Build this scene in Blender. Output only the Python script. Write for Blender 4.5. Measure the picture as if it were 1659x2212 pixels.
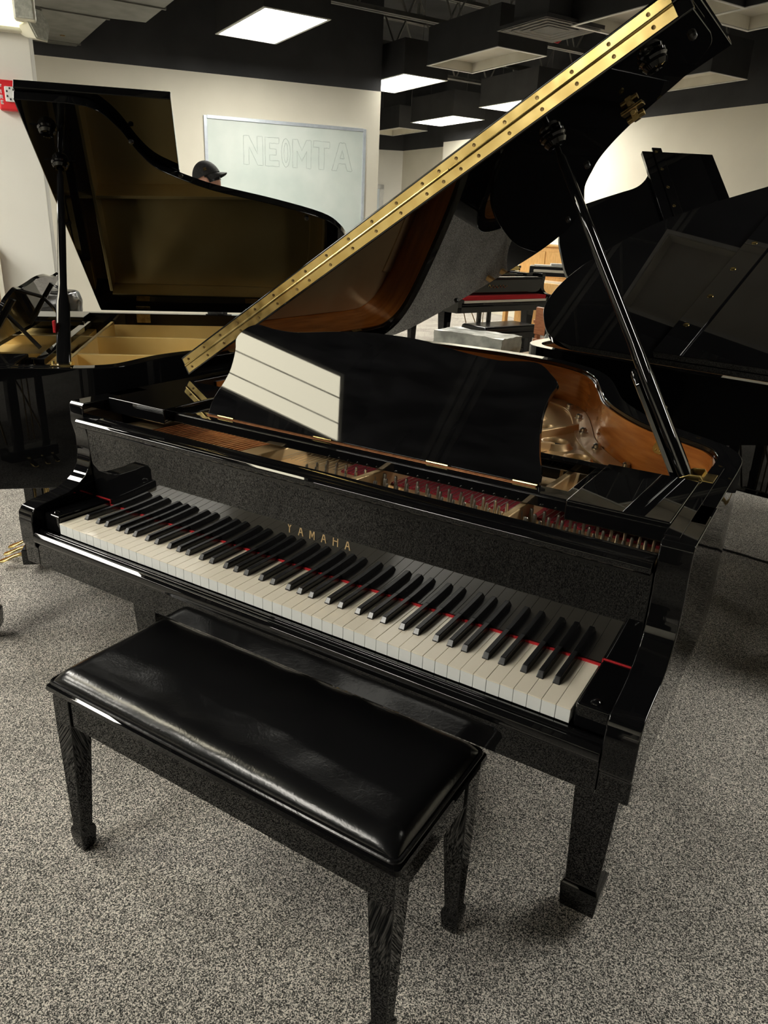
import bpy, bmesh, math, random
from mathutils import Vector, Matrix
random.seed(7)
for o in list(bpy.data.objects): bpy.data.objects.remove(o)
S = bpy.context.scene
COL = S.collection
W_, H_ = 1659, 2212
FZ = 0.05                     # height of the carpet
R = math.radians

# ------------------------------------------------------------------ camera
CAM = Vector((1.45079593, -0.96688918, 1.40400407))
yaw, pit, rol = 0.536442743, 0.371554393, 0.0455874926
fwd = Vector((-math.sin(yaw)*math.cos(pit), math.cos(yaw)*math.cos(pit), -math.sin(pit)))
rgt = Vector((math.cos(yaw), math.sin(yaw), 0))
upv = rgt.cross(fwd)
r2 = math.cos(rol)*rgt + math.sin(rol)*upv
u2 = math.cos(rol)*upv - math.sin(rol)*rgt
cd = bpy.data.cameras.new('camera')
cam = bpy.data.objects.new('camera', cd); COL.objects.link(cam)
m = Matrix((r2, u2, -fwd)).transposed().to_4x4(); m.translation = CAM
cam.matrix_world = m
cd.sensor_fit = 'VERTICAL'; cd.sensor_height = 24; cd.lens = 1590.56137*24/H_
cd.clip_start = .02; cd.clip_end = 100
S.camera = cam
# ------------------------------------------------------------------ world, exposure
w = bpy.data.worlds.new('world'); S.world = w; w.use_nodes = True
w.node_tree.nodes['Background'].inputs[0].default_value = (.5, .55, .6, 1)
w.node_tree.nodes['Background'].inputs[1].default_value = .02
S.view_settings.view_transform = 'Standard'; S.view_settings.look = 'None'
S.view_settings.exposure = 1.9; S.view_settings.gamma = 1
S.view_settings.use_curve_mapping = False
LAMP = 9.0                   # strength of a lit ceiling panel

# ------------------------------------------------------------------ materials
MT = {}
def mat(name, col=(.5,.5,.5), rough=.5, metal=0, emit=None, es=0, ior=1.5, coat=0, alpha=1, spec=.5):
    m = bpy.data.materials.new(name); m.use_nodes = True
    b = m.node_tree.nodes['Principled BSDF']
    b.inputs['Base Color'].default_value = (*col, 1)
    b.inputs['Roughness'].default_value = rough
    b.inputs['Metallic'].default_value = metal
    b.inputs['IOR'].default_value = ior
    b.inputs['Coat Weight'].default_value = coat
    b.inputs['Specular IOR Level'].default_value = spec
    if emit:
        b.inputs['Emission Color'].default_value = (*emit, 1)
        b.inputs['Emission Strength'].default_value = es
    MT[name] = m
    return m
def nodes(name):
    nt = MT[name].node_tree
    return nt, nt.nodes, nt.links, nt.nodes['Principled BSDF']
def add_noise(name, scale, c1, c2, p1=.35, p2=.65, detail=3, bump=0, dist=.002, stretch=None, rough=None, vor=False):
    nt, N, L, b = nodes(name)
    tc = N.new('ShaderNodeTexCoord'); mp = N.new('ShaderNodeMapping')
    L.new(tc.outputs['Object'], mp.inputs[0])
    if stretch: mp.inputs['Scale'].default_value = stretch
    n = N.new('ShaderNodeTexNoise'); n.inputs['Scale'].default_value = scale; n.inputs['Detail'].default_value = detail
    L.new(mp.outputs[0], n.inputs['Vector'])
    r = N.new('ShaderNodeValToRGB'); r.color_ramp.elements[0].position = p1; r.color_ramp.elements[1].position = p2
    r.color_ramp.elements[0].color = (*c1, 1); r.color_ramp.elements[1].color = (*c2, 1)
    L.new(n.outputs['Fac'], r.inputs[0]); L.new(r.outputs[0], b.inputs['Base Color'])
    if rough:
        rr = N.new('ShaderNodeMapRange'); rr.inputs[3].default_value, rr.inputs[4].default_value = rough
        L.new(n.outputs['Fac'], rr.inputs[0]); L.new(rr.outputs[0], b.inputs['Roughness'])
    if bump:
        bp = N.new('ShaderNodeBump'); bp.inputs['Strength'].default_value = bump; bp.inputs['Distance'].default_value = dist
        L.new(n.outputs['Fac'], bp.inputs['Height']); L.new(bp.outputs[0], b.inputs['Normal'])
    return n
BLK = mat('black_polish', (.0035,.0035,.004), .012, ior=1.52)
add_noise('black_polish', 3, (.003,.003,.0035), (.0045,.0045,.005))
BLK2 = mat('black_satin', (.012,.012,.013), .28)
add_noise('black_satin', 40, (.009,.009,.010), (.016,.016,.017))
DESK = mat('black_worn_polish', (.004,.004,.005), .05, ior=1.5)
add_noise('black_worn_polish', 9, (.003,.003,.0035), (.007,.007,.008), rough=(.01,.035), stretch=(1,4,4))
BRASS = mat('brass', (.83,.62,.25), .2, 1); add_noise('brass', 30, (.62,.46,.17), (.78,.60,.25), rough=(.12,.3))
BRASSD = mat('brass_dark', (.35,.25,.1), .3, 1); add_noise('brass_dark', 60, (.28,.2,.08), (.5,.36,.15))
SCREW = mat('screw_dark', (.12,.08,.03), .35, 1); add_noise('screw_dark', 90, (.08,.05,.02), (.2,.14,.06))
GOLD = mat('iron_plate_gold', (.6,.42,.2), .34, .55); add_noise('iron_plate_gold', 5, (.62,.43,.22), (.72,.52,.28), bump=.05)
GOLD2 = mat('iron_plate_pale_gold', (.72,.52,.2), .4, .4); add_noise('iron_plate_pale_gold', 5, (.70,.50,.19), (.80,.60,.25), bump=.05)
MAHO = mat('mahogany', (.3,.09,.02), .16, coat=.4)
add_noise('mahogany', 7, (.30,.080,.012), (.52,.18,.035), .3, .7, 6, stretch=(1,1,9), rough=(.14,.3))
SPRUCE = mat('spruce', (.5,.3,.12), .4); add_noise('spruce', 30, (.42,.25,.1), (.55,.34,.14), stretch=(8,1,1))
STEEL = mat('pin_steel', (.55,.52,.46), .28, 1); add_noise('pin_steel', 60, (.42,.40,.36), (.6,.57,.5))
WIRE = mat('steel_string', (.5,.48,.44), .35, 1); add_noise('steel_string', 50, (.4,.38,.34), (.55,.52,.46))
COPPER = mat('copper_string', (.55,.24,.11), .35, 1); add_noise('copper_string', 90, (.45,.18,.08), (.62,.28,.13))
IVORY = mat('ivory_key', (.86,.79,.66), .13); add_noise('ivory_key', 6, (.84,.77,.64), (.88,.81,.69))
KFRONT = mat('key_front', (.82,.84,.84), .25); add_noise('key_front', 6, (.80,.82,.82), (.85,.87,.87))
EBONY = mat('ebony_key', (.012,.012,.013), .2); add_noise('ebony_key', 60, (.009,.009,.010), (.018,.018,.019), rough=(.15,.28))
RED = mat('red_felt', (.5,.01,.015), .9); add_noise('red_felt', 400, (.42,.008,.012), (.6,.02,.03), bump=.3)
DRED = mat('crimson_felt', (.25,.01,.02), .9); add_noise('crimson_felt', 300, (.18,.006,.014), (.32,.015,.03), bump=.3)
LETTER = mat('gold_letter', (.62,.45,.24), .35, .6); add_noise('gold_letter', 50, (.58,.42,.22), (.66,.48,.26))
LEATH = mat('black_leather', (.006,.006,.007), .2, ior=1.5)
def leather():
    nt, N, L, b = nodes('black_leather')
    tc = N.new('ShaderNodeTexCoord')
    n = N.new('ShaderNodeTexNoise'); n.inputs['Scale'].default_value = 5; n.inputs['Detail'].default_value = 2
    v = N.new('ShaderNodeTexNoise'); v.inputs['Scale'].default_value = 90; v.inputs['Detail'].default_value = 4; v.inputs['Distortion'].default_value = 1.5
    a = N.new('ShaderNodeMath'); a.operation = 'MULTIPLY_ADD'; a.inputs[1].default_value = .12
    L.new(tc.outputs['Object'], n.inputs[0]); L.new(tc.outputs['Object'], v.inputs[0])
    L.new(v.outputs['Fac'], a.inputs[0]); L.new(n.outputs['Fac'], a.inputs[2])
    bp = N.new('ShaderNodeBump'); bp.inputs['Strength'].default_value = .35; bp.inputs['Distance'].default_value = .006
    L.new(a.outputs[0], bp.inputs['Height']); L.new(bp.outputs[0], b.inputs['Normal'])
    r = N.new('ShaderNodeValToRGB'); r.color_ramp.elements[0].color = (.004,.004,.0045,1); r.color_ramp.elements[1].color = (.009,.009,.010,1)
    L.new(n.outputs['Fac'], r.inputs[0]); L.new(r.outputs[0], b.inputs['Base Color'])
leather()
CARP = mat('speckled_carpet', (.2,.2,.2), .95, spec=.15)
def carpet():
    nt, N, L, b = nodes('speckled_carpet')
    tc = N.new('ShaderNodeTexCoord')
    n = N.new('ShaderNodeTexNoise'); n.inputs['Scale'].default_value = 390; n.inputs['Detail'].default_value = 3; n.inputs['Roughness'].default_value = .6
    n2 = N.new('ShaderNodeTexNoise'); n2.inputs['Scale'].default_value = 3.2; n2.inputs['Detail'].default_value = 4
    n3 = N.new('ShaderNodeTexNoise'); n3.inputs['Scale'].default_value = 60; n3.inputs['Detail'].default_value = 2
    for k in (n, n2, n3): L.new(tc.outputs['Object'], k.inputs[0])
    r = N.new('ShaderNodeValToRGB')
    e = r.color_ramp.elements
    e[0].position = .40; e[0].color = (.020,.0205,.021,1); e[1].position = .60; e[1].color = (.90,.84,.77,1)
    k = e.new(.5); k.color = (.25,.24,.22,1)
    L.new(n.outputs['Fac'], r.inputs[0])
    r2_ = N.new('ShaderNodeMapRange'); r2_.inputs[1].default_value = .3; r2_.inputs[2].default_value = .7; r2_.inputs[3].default_value = .78; r2_.inputs[4].default_value = 1.12
    L.new(n2.outputs['Fac'], r2_.inputs[0])
    mx = N.new('ShaderNodeVectorMath'); mx.operation = 'SCALE'
    L.new(r.outputs[0], mx.inputs[0]); L.new(r2_.outputs[0], mx.inputs['Scale'])
    L.new(mx.outputs[0], b.inputs['Base Color'])
    bp = N.new('ShaderNodeBump'); bp.inputs['Strength'].default_value = .6; bp.inputs['Distance'].default_value = .004
    L.new(n.outputs['Fac'], bp.inputs['Height']); L.new(bp.outputs[0], b.inputs['Normal'])
carpet()
WALLC = mat('cream_wall_paint', (.72,.69,.60), .8); add_noise('cream_wall_paint', 2, (.77,.735,.63), (.81,.775,.67), bump=.02)
WALLW = mat('white_wall_paint', (.80,.79,.74), .8); add_noise('white_wall_paint', 2, (.79,.78,.73), (.83,.82,.77))
SOFF = mat('black_wall_paint', (.03,.031,.034), .8); add_noise('black_wall_paint', 3, (.030,.031,.034), (.042,.043,.047))
DUCT = mat('dark_duct_paint', (.075,.075,.068), .5); add_noise('dark_duct_paint', 7, (.10,.10,.09), (.15,.15,.135))
JOIST = mat('painted_steel_joist', (.06,.06,.06), .6); add_noise('painted_steel_joist', 6, (.13,.13,.125), (.20,.20,.19))
HOUS = mat('black_housing', (.018,.018,.02), .6); add_noise('black_housing', 5, (.015,.015,.017), (.023,.023,.025))
FRAME = mat('pale_metal_trim', (.62,.62,.6), .4); add_noise('pale_metal_trim', 8, (.58,.58,.56), (.66,.66,.64))
DIFF = mat('lit_diffuser', (.9,.9,.85), .5, emit=(1,.965,.86), es=LAMP)
DIFS = mat('soft_lit_diffuser', (.9,.9,.85), .5, emit=(1,.93,.70), es=3.8)
DIFO = mat('unlit_diffuser', (.62,.59,.50), .5); add_noise('unlit_diffuser', 4, (.58,.55,.46), (.66,.63,.55))
WB = mat('whiteboard_enamel', (.72,.80,.78), .22); add_noise('whiteboard_enamel', 2.5, (.66,.75,.72), (.76,.83,.80))
INK = mat('faded_marker', (.50,.57,.55), .5); add_noise('faded_marker', 20, (.47,.54,.52), (.58,.65,.63))
ALU = mat('aluminium', (.62,.68,.76), .35, .4); add_noise('aluminium', 20, (.58,.64,.72), (.66,.72,.8))
PLAST = mat('cream_plastic', (.80,.79,.66), .4); add_noise('cream_plastic', 6, (.78,.77,.63), (.83,.82,.70))
SIGNL = mat('lit_sign_face', (.9,.88,.6), .5, emit=(1,.93,.55), es=.9)
LENS = mat('clear_grey_lens', (.55,.56,.50), .25); add_noise('clear_grey_lens', 60, (.45,.46,.41), (.64,.65,.58))
ALARM = mat('red_alarm_plastic', (.75,.02,.03), .35); add_noise('red_alarm_plastic', 10, (.70,.015,.025), (.8,.03,.04))
WHITEP = mat('white_plastic', (.85,.85,.85), .35); add_noise('white_plastic', 20, (.82,.82,.82), (.88,.88,.88))
OAK = mat('honey_oak', (.65,.36,.12), .4); add_noise('honey_oak', 14, (.60,.33,.10), (.74,.44,.17), stretch=(6,6,1))
BROWN = mat('reddish_wood', (.38,.14,.06), .4); add_noise('reddish_wood', 14, (.33,.11,.045), (.45,.18,.08), stretch=(1,6,6))
PLASW = mat('clear_plastic_wrap', (.42,.43,.38), .25); add_noise('clear_plastic_wrap', 8, (.30,.31,.28), (.56,.57,.52), bump=.5, dist=.02)
CLOTHB = mat('black_cloth', (.02,.02,.022), .8); add_noise('black_cloth', 90, (.015,.015,.017), (.03,.03,.032), bump=.2)
SKIN = mat('skin', (.62,.32,.23), .5); add_noise('skin', 12, (.58,.29,.20), (.66,.36,.26))
CABLE = mat('black_cable', (.015,.015,.015), .5); add_noise('black_cable', 60, (.012,.012,.012), (.02,.02,.02))
CAST = mat('caster_metal', (.45,.36,.22), .35, .9); add_noise('caster_metal', 40, (.38,.30,.18), (.52,.42,.27))
PAPER = mat('paper', (.8,.78,.75), .7); add_noise('paper', 25, (.72,.68,.66), (.85,.83,.8))
PINKP = mat('pink_cover', (.7,.35,.6), .6); add_noise('pink_cover', 30, (.6,.28,.5), (.78,.45,.68))
BLUEP = mat('blue_cover', (.2,.25,.38), .6); add_noise('blue_cover', 12, (.16,.2,.32), (.3,.36,.5))
DOORM = mat('pale_door_paint', (.62,.68,.72), .5); add_noise('pale_door_paint', 3, (.6,.66,.70), (.65,.71,.75))

# ------------------------------------------------------------------ mesh helpers
def finish(name, bm, m, parent=None, bevel=0, seg=3, smooth=True, ang=35, loc=None, rot=None):
    bmesh.ops.recalc_face_normals(bm, faces=bm.faces)
    if smooth:
        for f in bm.faces: f.smooth = True
        if not bevel:
            for e in bm.edges:
                if len(e.link_faces) == 2:
                    e.smooth = e.calc_face_angle(0) < R(ang)
    me = bpy.data.meshes.new(name); bm.to_mesh(me); bm.free()
    if isinstance(m, (list, tuple)):
        for k in m: me.materials.append(k)
    else: me.materials.append(m)
    o = bpy.data.objects.new(name, me); COL.objects.link(o)
    if parent: o.parent = parent
    if loc: o.location = loc
    if rot: o.rotation_euler = rot
    if bevel:
        b = o.modifiers.new('bevel', 'BEVEL'); b.width = bevel; b.segments = seg; b.limit_method = 'ANGLE'
        b.angle_limit = R(ang); b.harden_normals = True
    return o
def NB(): return bmesh.new()
def add_box(bm, x0, x1, y0, y1, z0, z1, M=None, mi=0):
    vs = [bm.verts.new((x, y, z)) for x in (x0, x1) for y in (y0, y1) for z in (z0, z1)]
    if M:
        for v in vs: v.co = M @ v.co
    for f in ((0,1,3,2), (4,6,7,5), (0,4,5,1), (2,3,7,6), (0,2,6,4), (1,5,7,3)):
        fc = bm.faces.new([vs[i] for i in f]); fc.material_index = mi
    return vs
def add_prism(bm, pts, a, b, f, mi=0):
    """pts: 2-D polygon; f(u, v, t) -> 3-D point; from t=a to t=b"""
    A = [bm.verts.new(f(u, v, a)) for u, v in pts]; B = [bm.verts.new(f(u, v, b)) for u, v in pts]
    bm.faces.new(A).material_index = mi; bm.faces.new(B[::-1]).material_index = mi
    n = len(pts)
    for i in range(n):
        bm.faces.new((A[i], B[i], B[(i+1) % n], A[(i+1) % n])).material_index = mi
    return A, B
def add_tube(bm, pts, r, n=10, cap=True):
    pts = [Vector(p) for p in pts]; rs = r if isinstance(r, (list, tuple)) else [r]*len(pts)
    rings = []; prev = None
    for i, p in enumerate(pts):
        t = (pts[min(i+1, len(pts)-1)] - pts[max(i-1, 0)]).normalized()
        if prev is None:
            a = t.orthogonal().normalized()
        else:
            a = (prev - t*prev.dot(t)).normalized()
        prev = a; b = t.cross(a)
        rings.append([bm.verts.new(p + rs[i]*(math.cos(2*math.pi*k/n)*a + math.sin(2*math.pi*k/n)*b)) for k in range(n)])
    for i in range(len(rings)-1):
        for k in range(n):
            bm.faces.new((rings[i][k], rings[i][(k+1) % n], rings[i+1][(k+1) % n], rings[i+1][k]))
    if cap: bm.faces.new(rings[0][::-1]); bm.faces.new(rings[-1])
def add_lathe(bm, prof, n=24, M=None):
    """prof: (radius, z) from bottom to top"""
    M = M or Matrix.Identity(4); rings = []
    for r, z in prof:
        if r < 1e-6: rings.append([bm.verts.new(M @ Vector((0, 0, z)))])
        else: rings.append([bm.verts.new(M @ Vector((r*math.cos(2*math.pi*k/n), r*math.sin(2*math.pi*k/n), z))) for k in range(n)])
    for i in range(len(rings)-1):
        A, B = rings[i], rings[i+1]
        if len(A) == 1 and len(B) == 1: continue
        for k in range(n):
            k2 = (k+1) % n
            if len(A) == 1: bm.faces.new((A[0], B[k], B[k2]))
            elif len(B) == 1: bm.faces.new((A[k], A[k2], B[0]))
            else: bm.faces.new((A[k], A[k2], B[k2], B[k]))
    if len(rings[0]) > 1: bm.faces.new(rings[0][::-1])
    if len(rings[-1]) > 1: bm.faces.new(rings[-1])
def box(name, m, parent, x0, x1, y0, y1, z0, z1, bevel=.002, **k):
    bm = NB(); add_box(bm, x0, x1, y0, y1, z0, z1); return finish(name, bm, m, parent, bevel, **k)
def tag(o, label, cat, group=None, kind=None):
    o['label'] = label; o['category'] = cat
    if group: o['group'] = group
    if kind: o['kind'] = kind
    return o
def empty(name, loc, rz=0):
    o = bpy.data.objects.new(name, None); COL.objects.link(o); o.location = loc; o.rotation_euler = (0, 0, rz)
    o.empty_display_size = .1; return o
def struct(o): o['kind'] = 'structure'; return o
def align(d, p=(0,0,0)):
    d = Vector(d).normalized(); q = d.to_track_quat('Z', 'Y').to_matrix().to_4x4(); q.translation = Vector(p); return q
def catmull(pts, n=5, closed=False):
    out = []; N = len(pts)
    rng = range(N if closed else N-1)
    for i in rng:
        p0 = pts[(i-1) % N] if closed or i > 0 else pts[i]
        p1 = pts[i]; p2 = pts[(i+1) % N]
        p3 = pts[(i+2) % N] if closed or i+2 < N else p2
        for k in range(n):
            t = k/n
            out.append(tuple(.5*((2*b) + (-a+c)*t + (2*a-5*b+4*c-d)*t*t + (-a+3*b-3*c+d)*t**3) for a, b, c, d in zip(p0, p1, p2, p3)))
    if not closed: out.append(tuple(pts[-1]))
    return out
def offset(pts, d):
    """offset an open polyline to its right side by d"""
    out = []
    for i, p in enumerate(pts):
        a = Vector(pts[max(i-1, 0)]); b = Vector(pts[min(i+1, len(pts)-1)]); t = (b-a).normalized()
        out.append((p[0] + t.y*d, p[1] - t.x*d))
    return out

# ------------------------------------------------------------------ room shell
def wall_between(name, a, b, z0, z1, m, th=.12, side=1):
    a, b = Vector((*a, 0)), Vector((*b, 0)); d = (b-a).normalized(); n = Vector((-d.y, d.x, 0))*side*th
    bm = NB()
    P = [a, b, b+n, a+n]
    add_prism(bm, [(p.x, p.y) for p in P], z0, z1, lambda u, v, t: (u, v, t))
    return struct(finish(name, bm, m, smooth=False))
bm = NB(); add_box(bm, -14, 10, -8, 18, FZ-.1, FZ); struct(finish('floor', bm, CARP, smooth=False))
bm = NB(); add_box(bm, -14, 10, -8, 18, 4.3, 4.4); struct(finish('ceiling', bm, SOFF, smooth=False))
WZ = 2.84
cA = Vector((-6.082, 4.386, 0)); cB = Vector((-3.741, 7.262, 0)); dB = (cB-cA).normalized()
cS = cA - dB*5.5
wall_between('wall_left', (cS.x, cS.y), (cB.x, cB.y), FZ, WZ, WALLC)
wall_between('trim_1', (cS.x, cS.y), (cB.x, cB.y), WZ, 4.3, SOFF)
nL = Vector((-dB.y, dB.x, 0))
cR = cB + nL*.12
# short return behind the corner, then the deep part of the showroom
wall_between('wall_return', (cR.x, cR.y), (cR.x+nL.x*6, cR.y+nL.y*6), FZ, WZ, WALLC, .12, 1)
wall_between('trim_2', (cR.x, cR.y), (cR.x+nL.x*6, cR.y+nL.y*6), WZ, 4.3, SOFF, .12, 1)
DEEP = [(-9.2, 11.9), (-7.122, 13.561), (-5.75, 12.85)]
wall_between('wall_deep_left', DEEP[0], DEEP[1], FZ, WZ, WALLW); wall_between('trim_3', DEEP[0], DEEP[1], WZ, 4.3, SOFF)
wall_between('wall_deep_right', DEEP[1], DEEP[2], FZ, WZ, WALLC); wall_between('trim_4', DEEP[1], DEEP[2], WZ, 4.3, SOFF)
wall_between('wall_end', (-5.47, 12.18), (-5.75, 12.85), FZ, WZ, WALLW, .1, -1); wall_between('trim_5', (-5.47, 12.18), (-5.75, 12.85), WZ, 4.3, SOFF, .1, -1)
FAR = [(-5.47, 12.18), (-1.19, 9.83), (6.2, 5.95)]
wall_between('wall_far', FAR[0], FAR[1], FZ, WZ, WALLC); wall_between('trim_6', FAR[0], FAR[1], WZ, 4.3, SOFF)
wall_between('wall_far_right', FAR[1], FAR[2], FZ, WZ, WALLC); wall_between('trim_7', FAR[1], FAR[2], WZ, 4.3, SOFF)
wall_between('wall_right', FAR[2], (7.4, -3.5), FZ, WZ, WALLC); wall_between('trim_8', FAR[2], (7.4, -3.5), WZ, 4.3, SOFF)
wall_between('wall_front', (7.4, -3.5), (-5.5, -6.5), FZ, WZ, WALLC); wall_between('trim_9', (7.4, -3.5), (-5.5, -6.5), WZ, 4.3, SOFF)
wall_between('wall_side', (-5.5, -6.5), (cS.x, cS.y), FZ, WZ, WALLC); wall_between('trim_10', (-5.5, -6.5), (cS.x, cS.y), WZ, 4.3, SOFF)

def wall_frame(a, b, t, z):
    """matrix: x along the wall from a, -y out of the wall to the room, z up, at distance t from a"""
    a, b = Vector((*a[:2], 0)), Vector((*b[:2], 0)); d = (b-a).normalized(); n = Vector((-d.y, d.x, 0))
    M = Matrix((d, n, Vector((0,0,1)))).transposed().to_4x4(); M.translation = a + d*t + Vector((0,0,z)); return M
# door in the deep wall
M = wall_frame(DEEP[0], DEEP[1], 1.30, FZ)
bm = NB(); add_box(bm, 0, .9, -.05, .02, 0, 2.05); d1 = struct(finish('door_1', bm, DOORM, bevel=.004)); d1.matrix_world = M
bm = NB(); add_box(bm, -.08, 0, -.07, .02, 0, 2.13); add_box(bm, .9, .98, -.07, .02, 0, 2.13); add_box(bm, -.08, .98, -.07, .02, 2.05, 2.13)
finish('door_frame', bm, FRAME, d1, .003)
bm = NB(); add_lathe(bm, [(.02,0),(.02,.03),(.012,.035),(.012,.06),(.028,.065),(.03,.085),(.018,.1),(0,.102)], 16, align((0,-1,0), (.84,-.05,.95))); finish('door_handle', bm, STEEL, d1)
# column with alarm and emergency light
cc = Vector((-2.79, 2.05, 0))
colM = Matrix((dB, Vector((-dB.y, dB.x, 0)), Vector((0,0,1)))).transposed().to_4x4(); colM.translation = cc
bm = NB(); add_box(bm, -.30, 0, 0, .30, FZ, 2.9); o = struct(finish('wall_column', bm, WALLW, bevel=.004)); o.matrix_world = colM
bm = NB(); add_box(bm, -.30, 0, 0, .30, 2.9, 4.3); o = struct(finish('trim_11', bm, SOFF)); o.matrix_world = colM

# ------------------------------------------------------------------ ceiling joists, duct, lights
def copy_tree(o, parent=None):
    c = o.copy(); COL.objects.link(c)
    if parent: c.parent = parent
    for ch in list(o.children): copy_tree(ch, c)
    return c
def make_joist(Lj=24, z0=3.45, z1=4.05):
    bm = NB()
    for zz in (z0, z1): add_box(bm, 0, Lj, -.05, -.006, zz-.006, zz); add_box(bm, 0, Lj, .006, .05, zz-.006, zz); add_box(bm, 0, Lj, -.012, -.006, zz-.006, zz+.045); add_box(bm, 0, Lj, .006, .012, zz-.006, zz+.045)
    n = int(Lj/.6)
    for i in range(n):
        x = i*.6
        add_tube(bm, [(x, 0, z0+.01), (x+.3, 0, z1)], .012, 6); add_tube(bm, [(x+.3, 0, z1), (x+.6, 0, z0+.01)], .012, 6)
    for k in range(8): add_box(bm, k*3+.5, k*3+.54, -.04, .04, z1+.045, 4.3)
    return finish('roof_joist', bm, JOIST, smooth=False)
J0 = make_joist()
jd = math.atan2(dB.y, dB.x)
jdir = Vector((math.cos(R(62)), math.sin(R(62)), 0)); jper = Vector((-jdir.y, jdir.x, 0))
jo = Vector((-3.5, 5.0, 0)) - jdir*12
for i in range(9):
    o = J0 if i == 0 else J0.copy()
    if i: COL.objects.link(o)
    p = jo - jper*(1.25*(i-2.5)) 
    o.location = p; o.rotation_euler = (0, 0, R(62))
    tag(o, 'dark painted open-web steel joist running under the black ceiling', 'joist', 'open-web joists under the ceiling')
# diagonal strut between joists
def make_lamp(lit, h=.34, a=1.2, b=.6, recess=.0):
    e = empty('ceiling_light', (0,0,0))
    bm = NB(); t = .02
    add_box(bm, -a/2, a/2, -b/2, -b/2+t, 0, h); add_box(bm, -a/2, a/2, b/2-t, b/2, 0, h)
    add_box(bm, -a/2, -a/2+t, -b/2+t, b/2-t, 0, h); add_box(bm, a/2-t, a/2, -b/2+t, b/2-t, 0, h)
    add_box(bm, -a/2, a/2, -b/2, b/2, h, h+.01)
    finish('housing', bm, HOUS, e)
    bm = NB(); t2 = .022
    for x0, x1, y0, y1 in ((-a/2-.004, a/2+.004, -b/2-.004, -b/2+t2), (-a/2-.004, a/2+.004, b/2-t2, b/2+.004), (-a/2-.004, -a/2+t2, -b/2+t2, b/2-t2), (a/2-t2, a/2+.004, -b/2+t2, b/2-t2)):
        add_box(bm, x0, x1, y0, y1, -.006, .0)
    finish('frame', bm, FRAME, e)
    if lit:
        bm = NB(); add_box(bm, -a/2+t, a/2-t, -b/2+t, b/2-t, .004, .012); finish('diffuser', bm, DIFF if lit == 1 else DIFS, e)
        if lit == 2:
            bm = NB()
            for yy in (-.12, .10): add_box(bm, -a/2+t, a/2-t, yy-.004, yy+.004, -.002, .004)
            finish('lens_divider', bm, FRAME, e)
    else:
        bm = NB(); add_box(bm, -a/2+t, a/2-t, -b/2+t, b/2-t, .09, .10)
        for s in (-1, 1):
            add_box(bm, -a/2+t, a/2-t, s*(b/2-t-.004)-.004, s*(b/2-t-.004)+.004, .002, .09)
            add_box(bm, s*(a/2-t-.004)-.004, s*(a/2-t-.004)+.004, -b/2+t+.01, b/2-t-.01, .002, .09)
        finish('diffuser', bm, DIFO, e)
    bm = NB()
    for sx in (-1, 1): add_tube(bm, [(sx*(a/2-.1), 0, h), (sx*(a/2-.1), 0, 4.3-3.0)], .004, 6)
    finish('hanger_rod', bm, JOIST, e)
    return e
aL = R(-28)
lights = [
 ((-3.495, 4.99), 1, aL, 'lit rectangular ceiling light panel above the wall with the whiteboard', 1.2, .6),
 ((-2.28, 6.89), 0, aL, 'unlit white ceiling fixture just left of the raised lid brass strip', 1.2, .6),
 ((-3.80, 7.75), 1, aL, 'lit ceiling panel beside the end of the whiteboard wall, cut by its corner', 1.2, .6),
 ((-4.74, 10.85), 1, aL, 'lit ceiling panel hanging deepest in the showroom, below the unlit one', 1.2, .6),
 ((-2.95, 9.65), 1, aL, 'small lit ceiling panel half hidden by the brass strip of the raised lid', 1.2, .6),
 ((-.36, 5.85), 0, aL, 'unlit white ceiling fixture directly above the upper brass strip', 1.2, .6),
 ((-.69, 8.62), 0, aL, 'small pale ceiling panel right of the raised lid above the far wall', 1.2, .6),
 ((.62, 5.98), 0, aL, 'large unlit pale ceiling fixture in the top right corner of the room', 1.2, .6),
 ((-6.35, 11.95), 0, aL, 'dim ceiling panel far back next to the whiteboard wall corner', 1.2, .6),
]
P1 = make_lamp(1); P0 = make_lamp(0); P2 = make_lamp(2); used = {0: 0, 1: 0, 2: 0}
def place_light(x, y, z, lit, rz, label, group='suspended ceiling light fixtures'):
    src = (P0, P1, P2)[lit]
    o = src if not used[lit] else copy_tree(src)
    used[lit] = 1
    o.location = (x, y, z); o.rotation_euler = (0, 0, rz); tag(o, label, 'ceiling light', group); return o
for (x, y), lit, rz, lab, a, b in lights: place_light(x, y, 3.0, lit, rz, lab)
# fixtures behind and beside the photographer (first two mirrored in the polish)
place_light(-1.72, -1.19, 3.0, 2, R(-17), 'softly lit ceiling panel behind the photographer, mirrored in the music desk')
place_light(.50, 3.20, 3.0, 0, R(-25), 'unlit ceiling fixture hidden above the raised lid, mirrored in the right piano lid')
for (x, y), lab in (((-3.15, -1.75), 'near left rear'), ((-1.1, -2.75), 'near rear'), ((-3.9, -3.4), 'left rear'), ((-4.9, .2), 'left side'), ((-.9, -3.9), 'rear'), ((-2.9, -.4), 'left'), ((2.75, 2.2), 'right side'), ((4.4, 5.2), 'far right')):  # unseen panels, added to brighten carpet, keys, walls and piano interior
    place_light(x, y, 3.0, 1, aL, 'unseen lit ceiling panel added as extra light outside the picture at the ' + lab + ' of the room')
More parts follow.
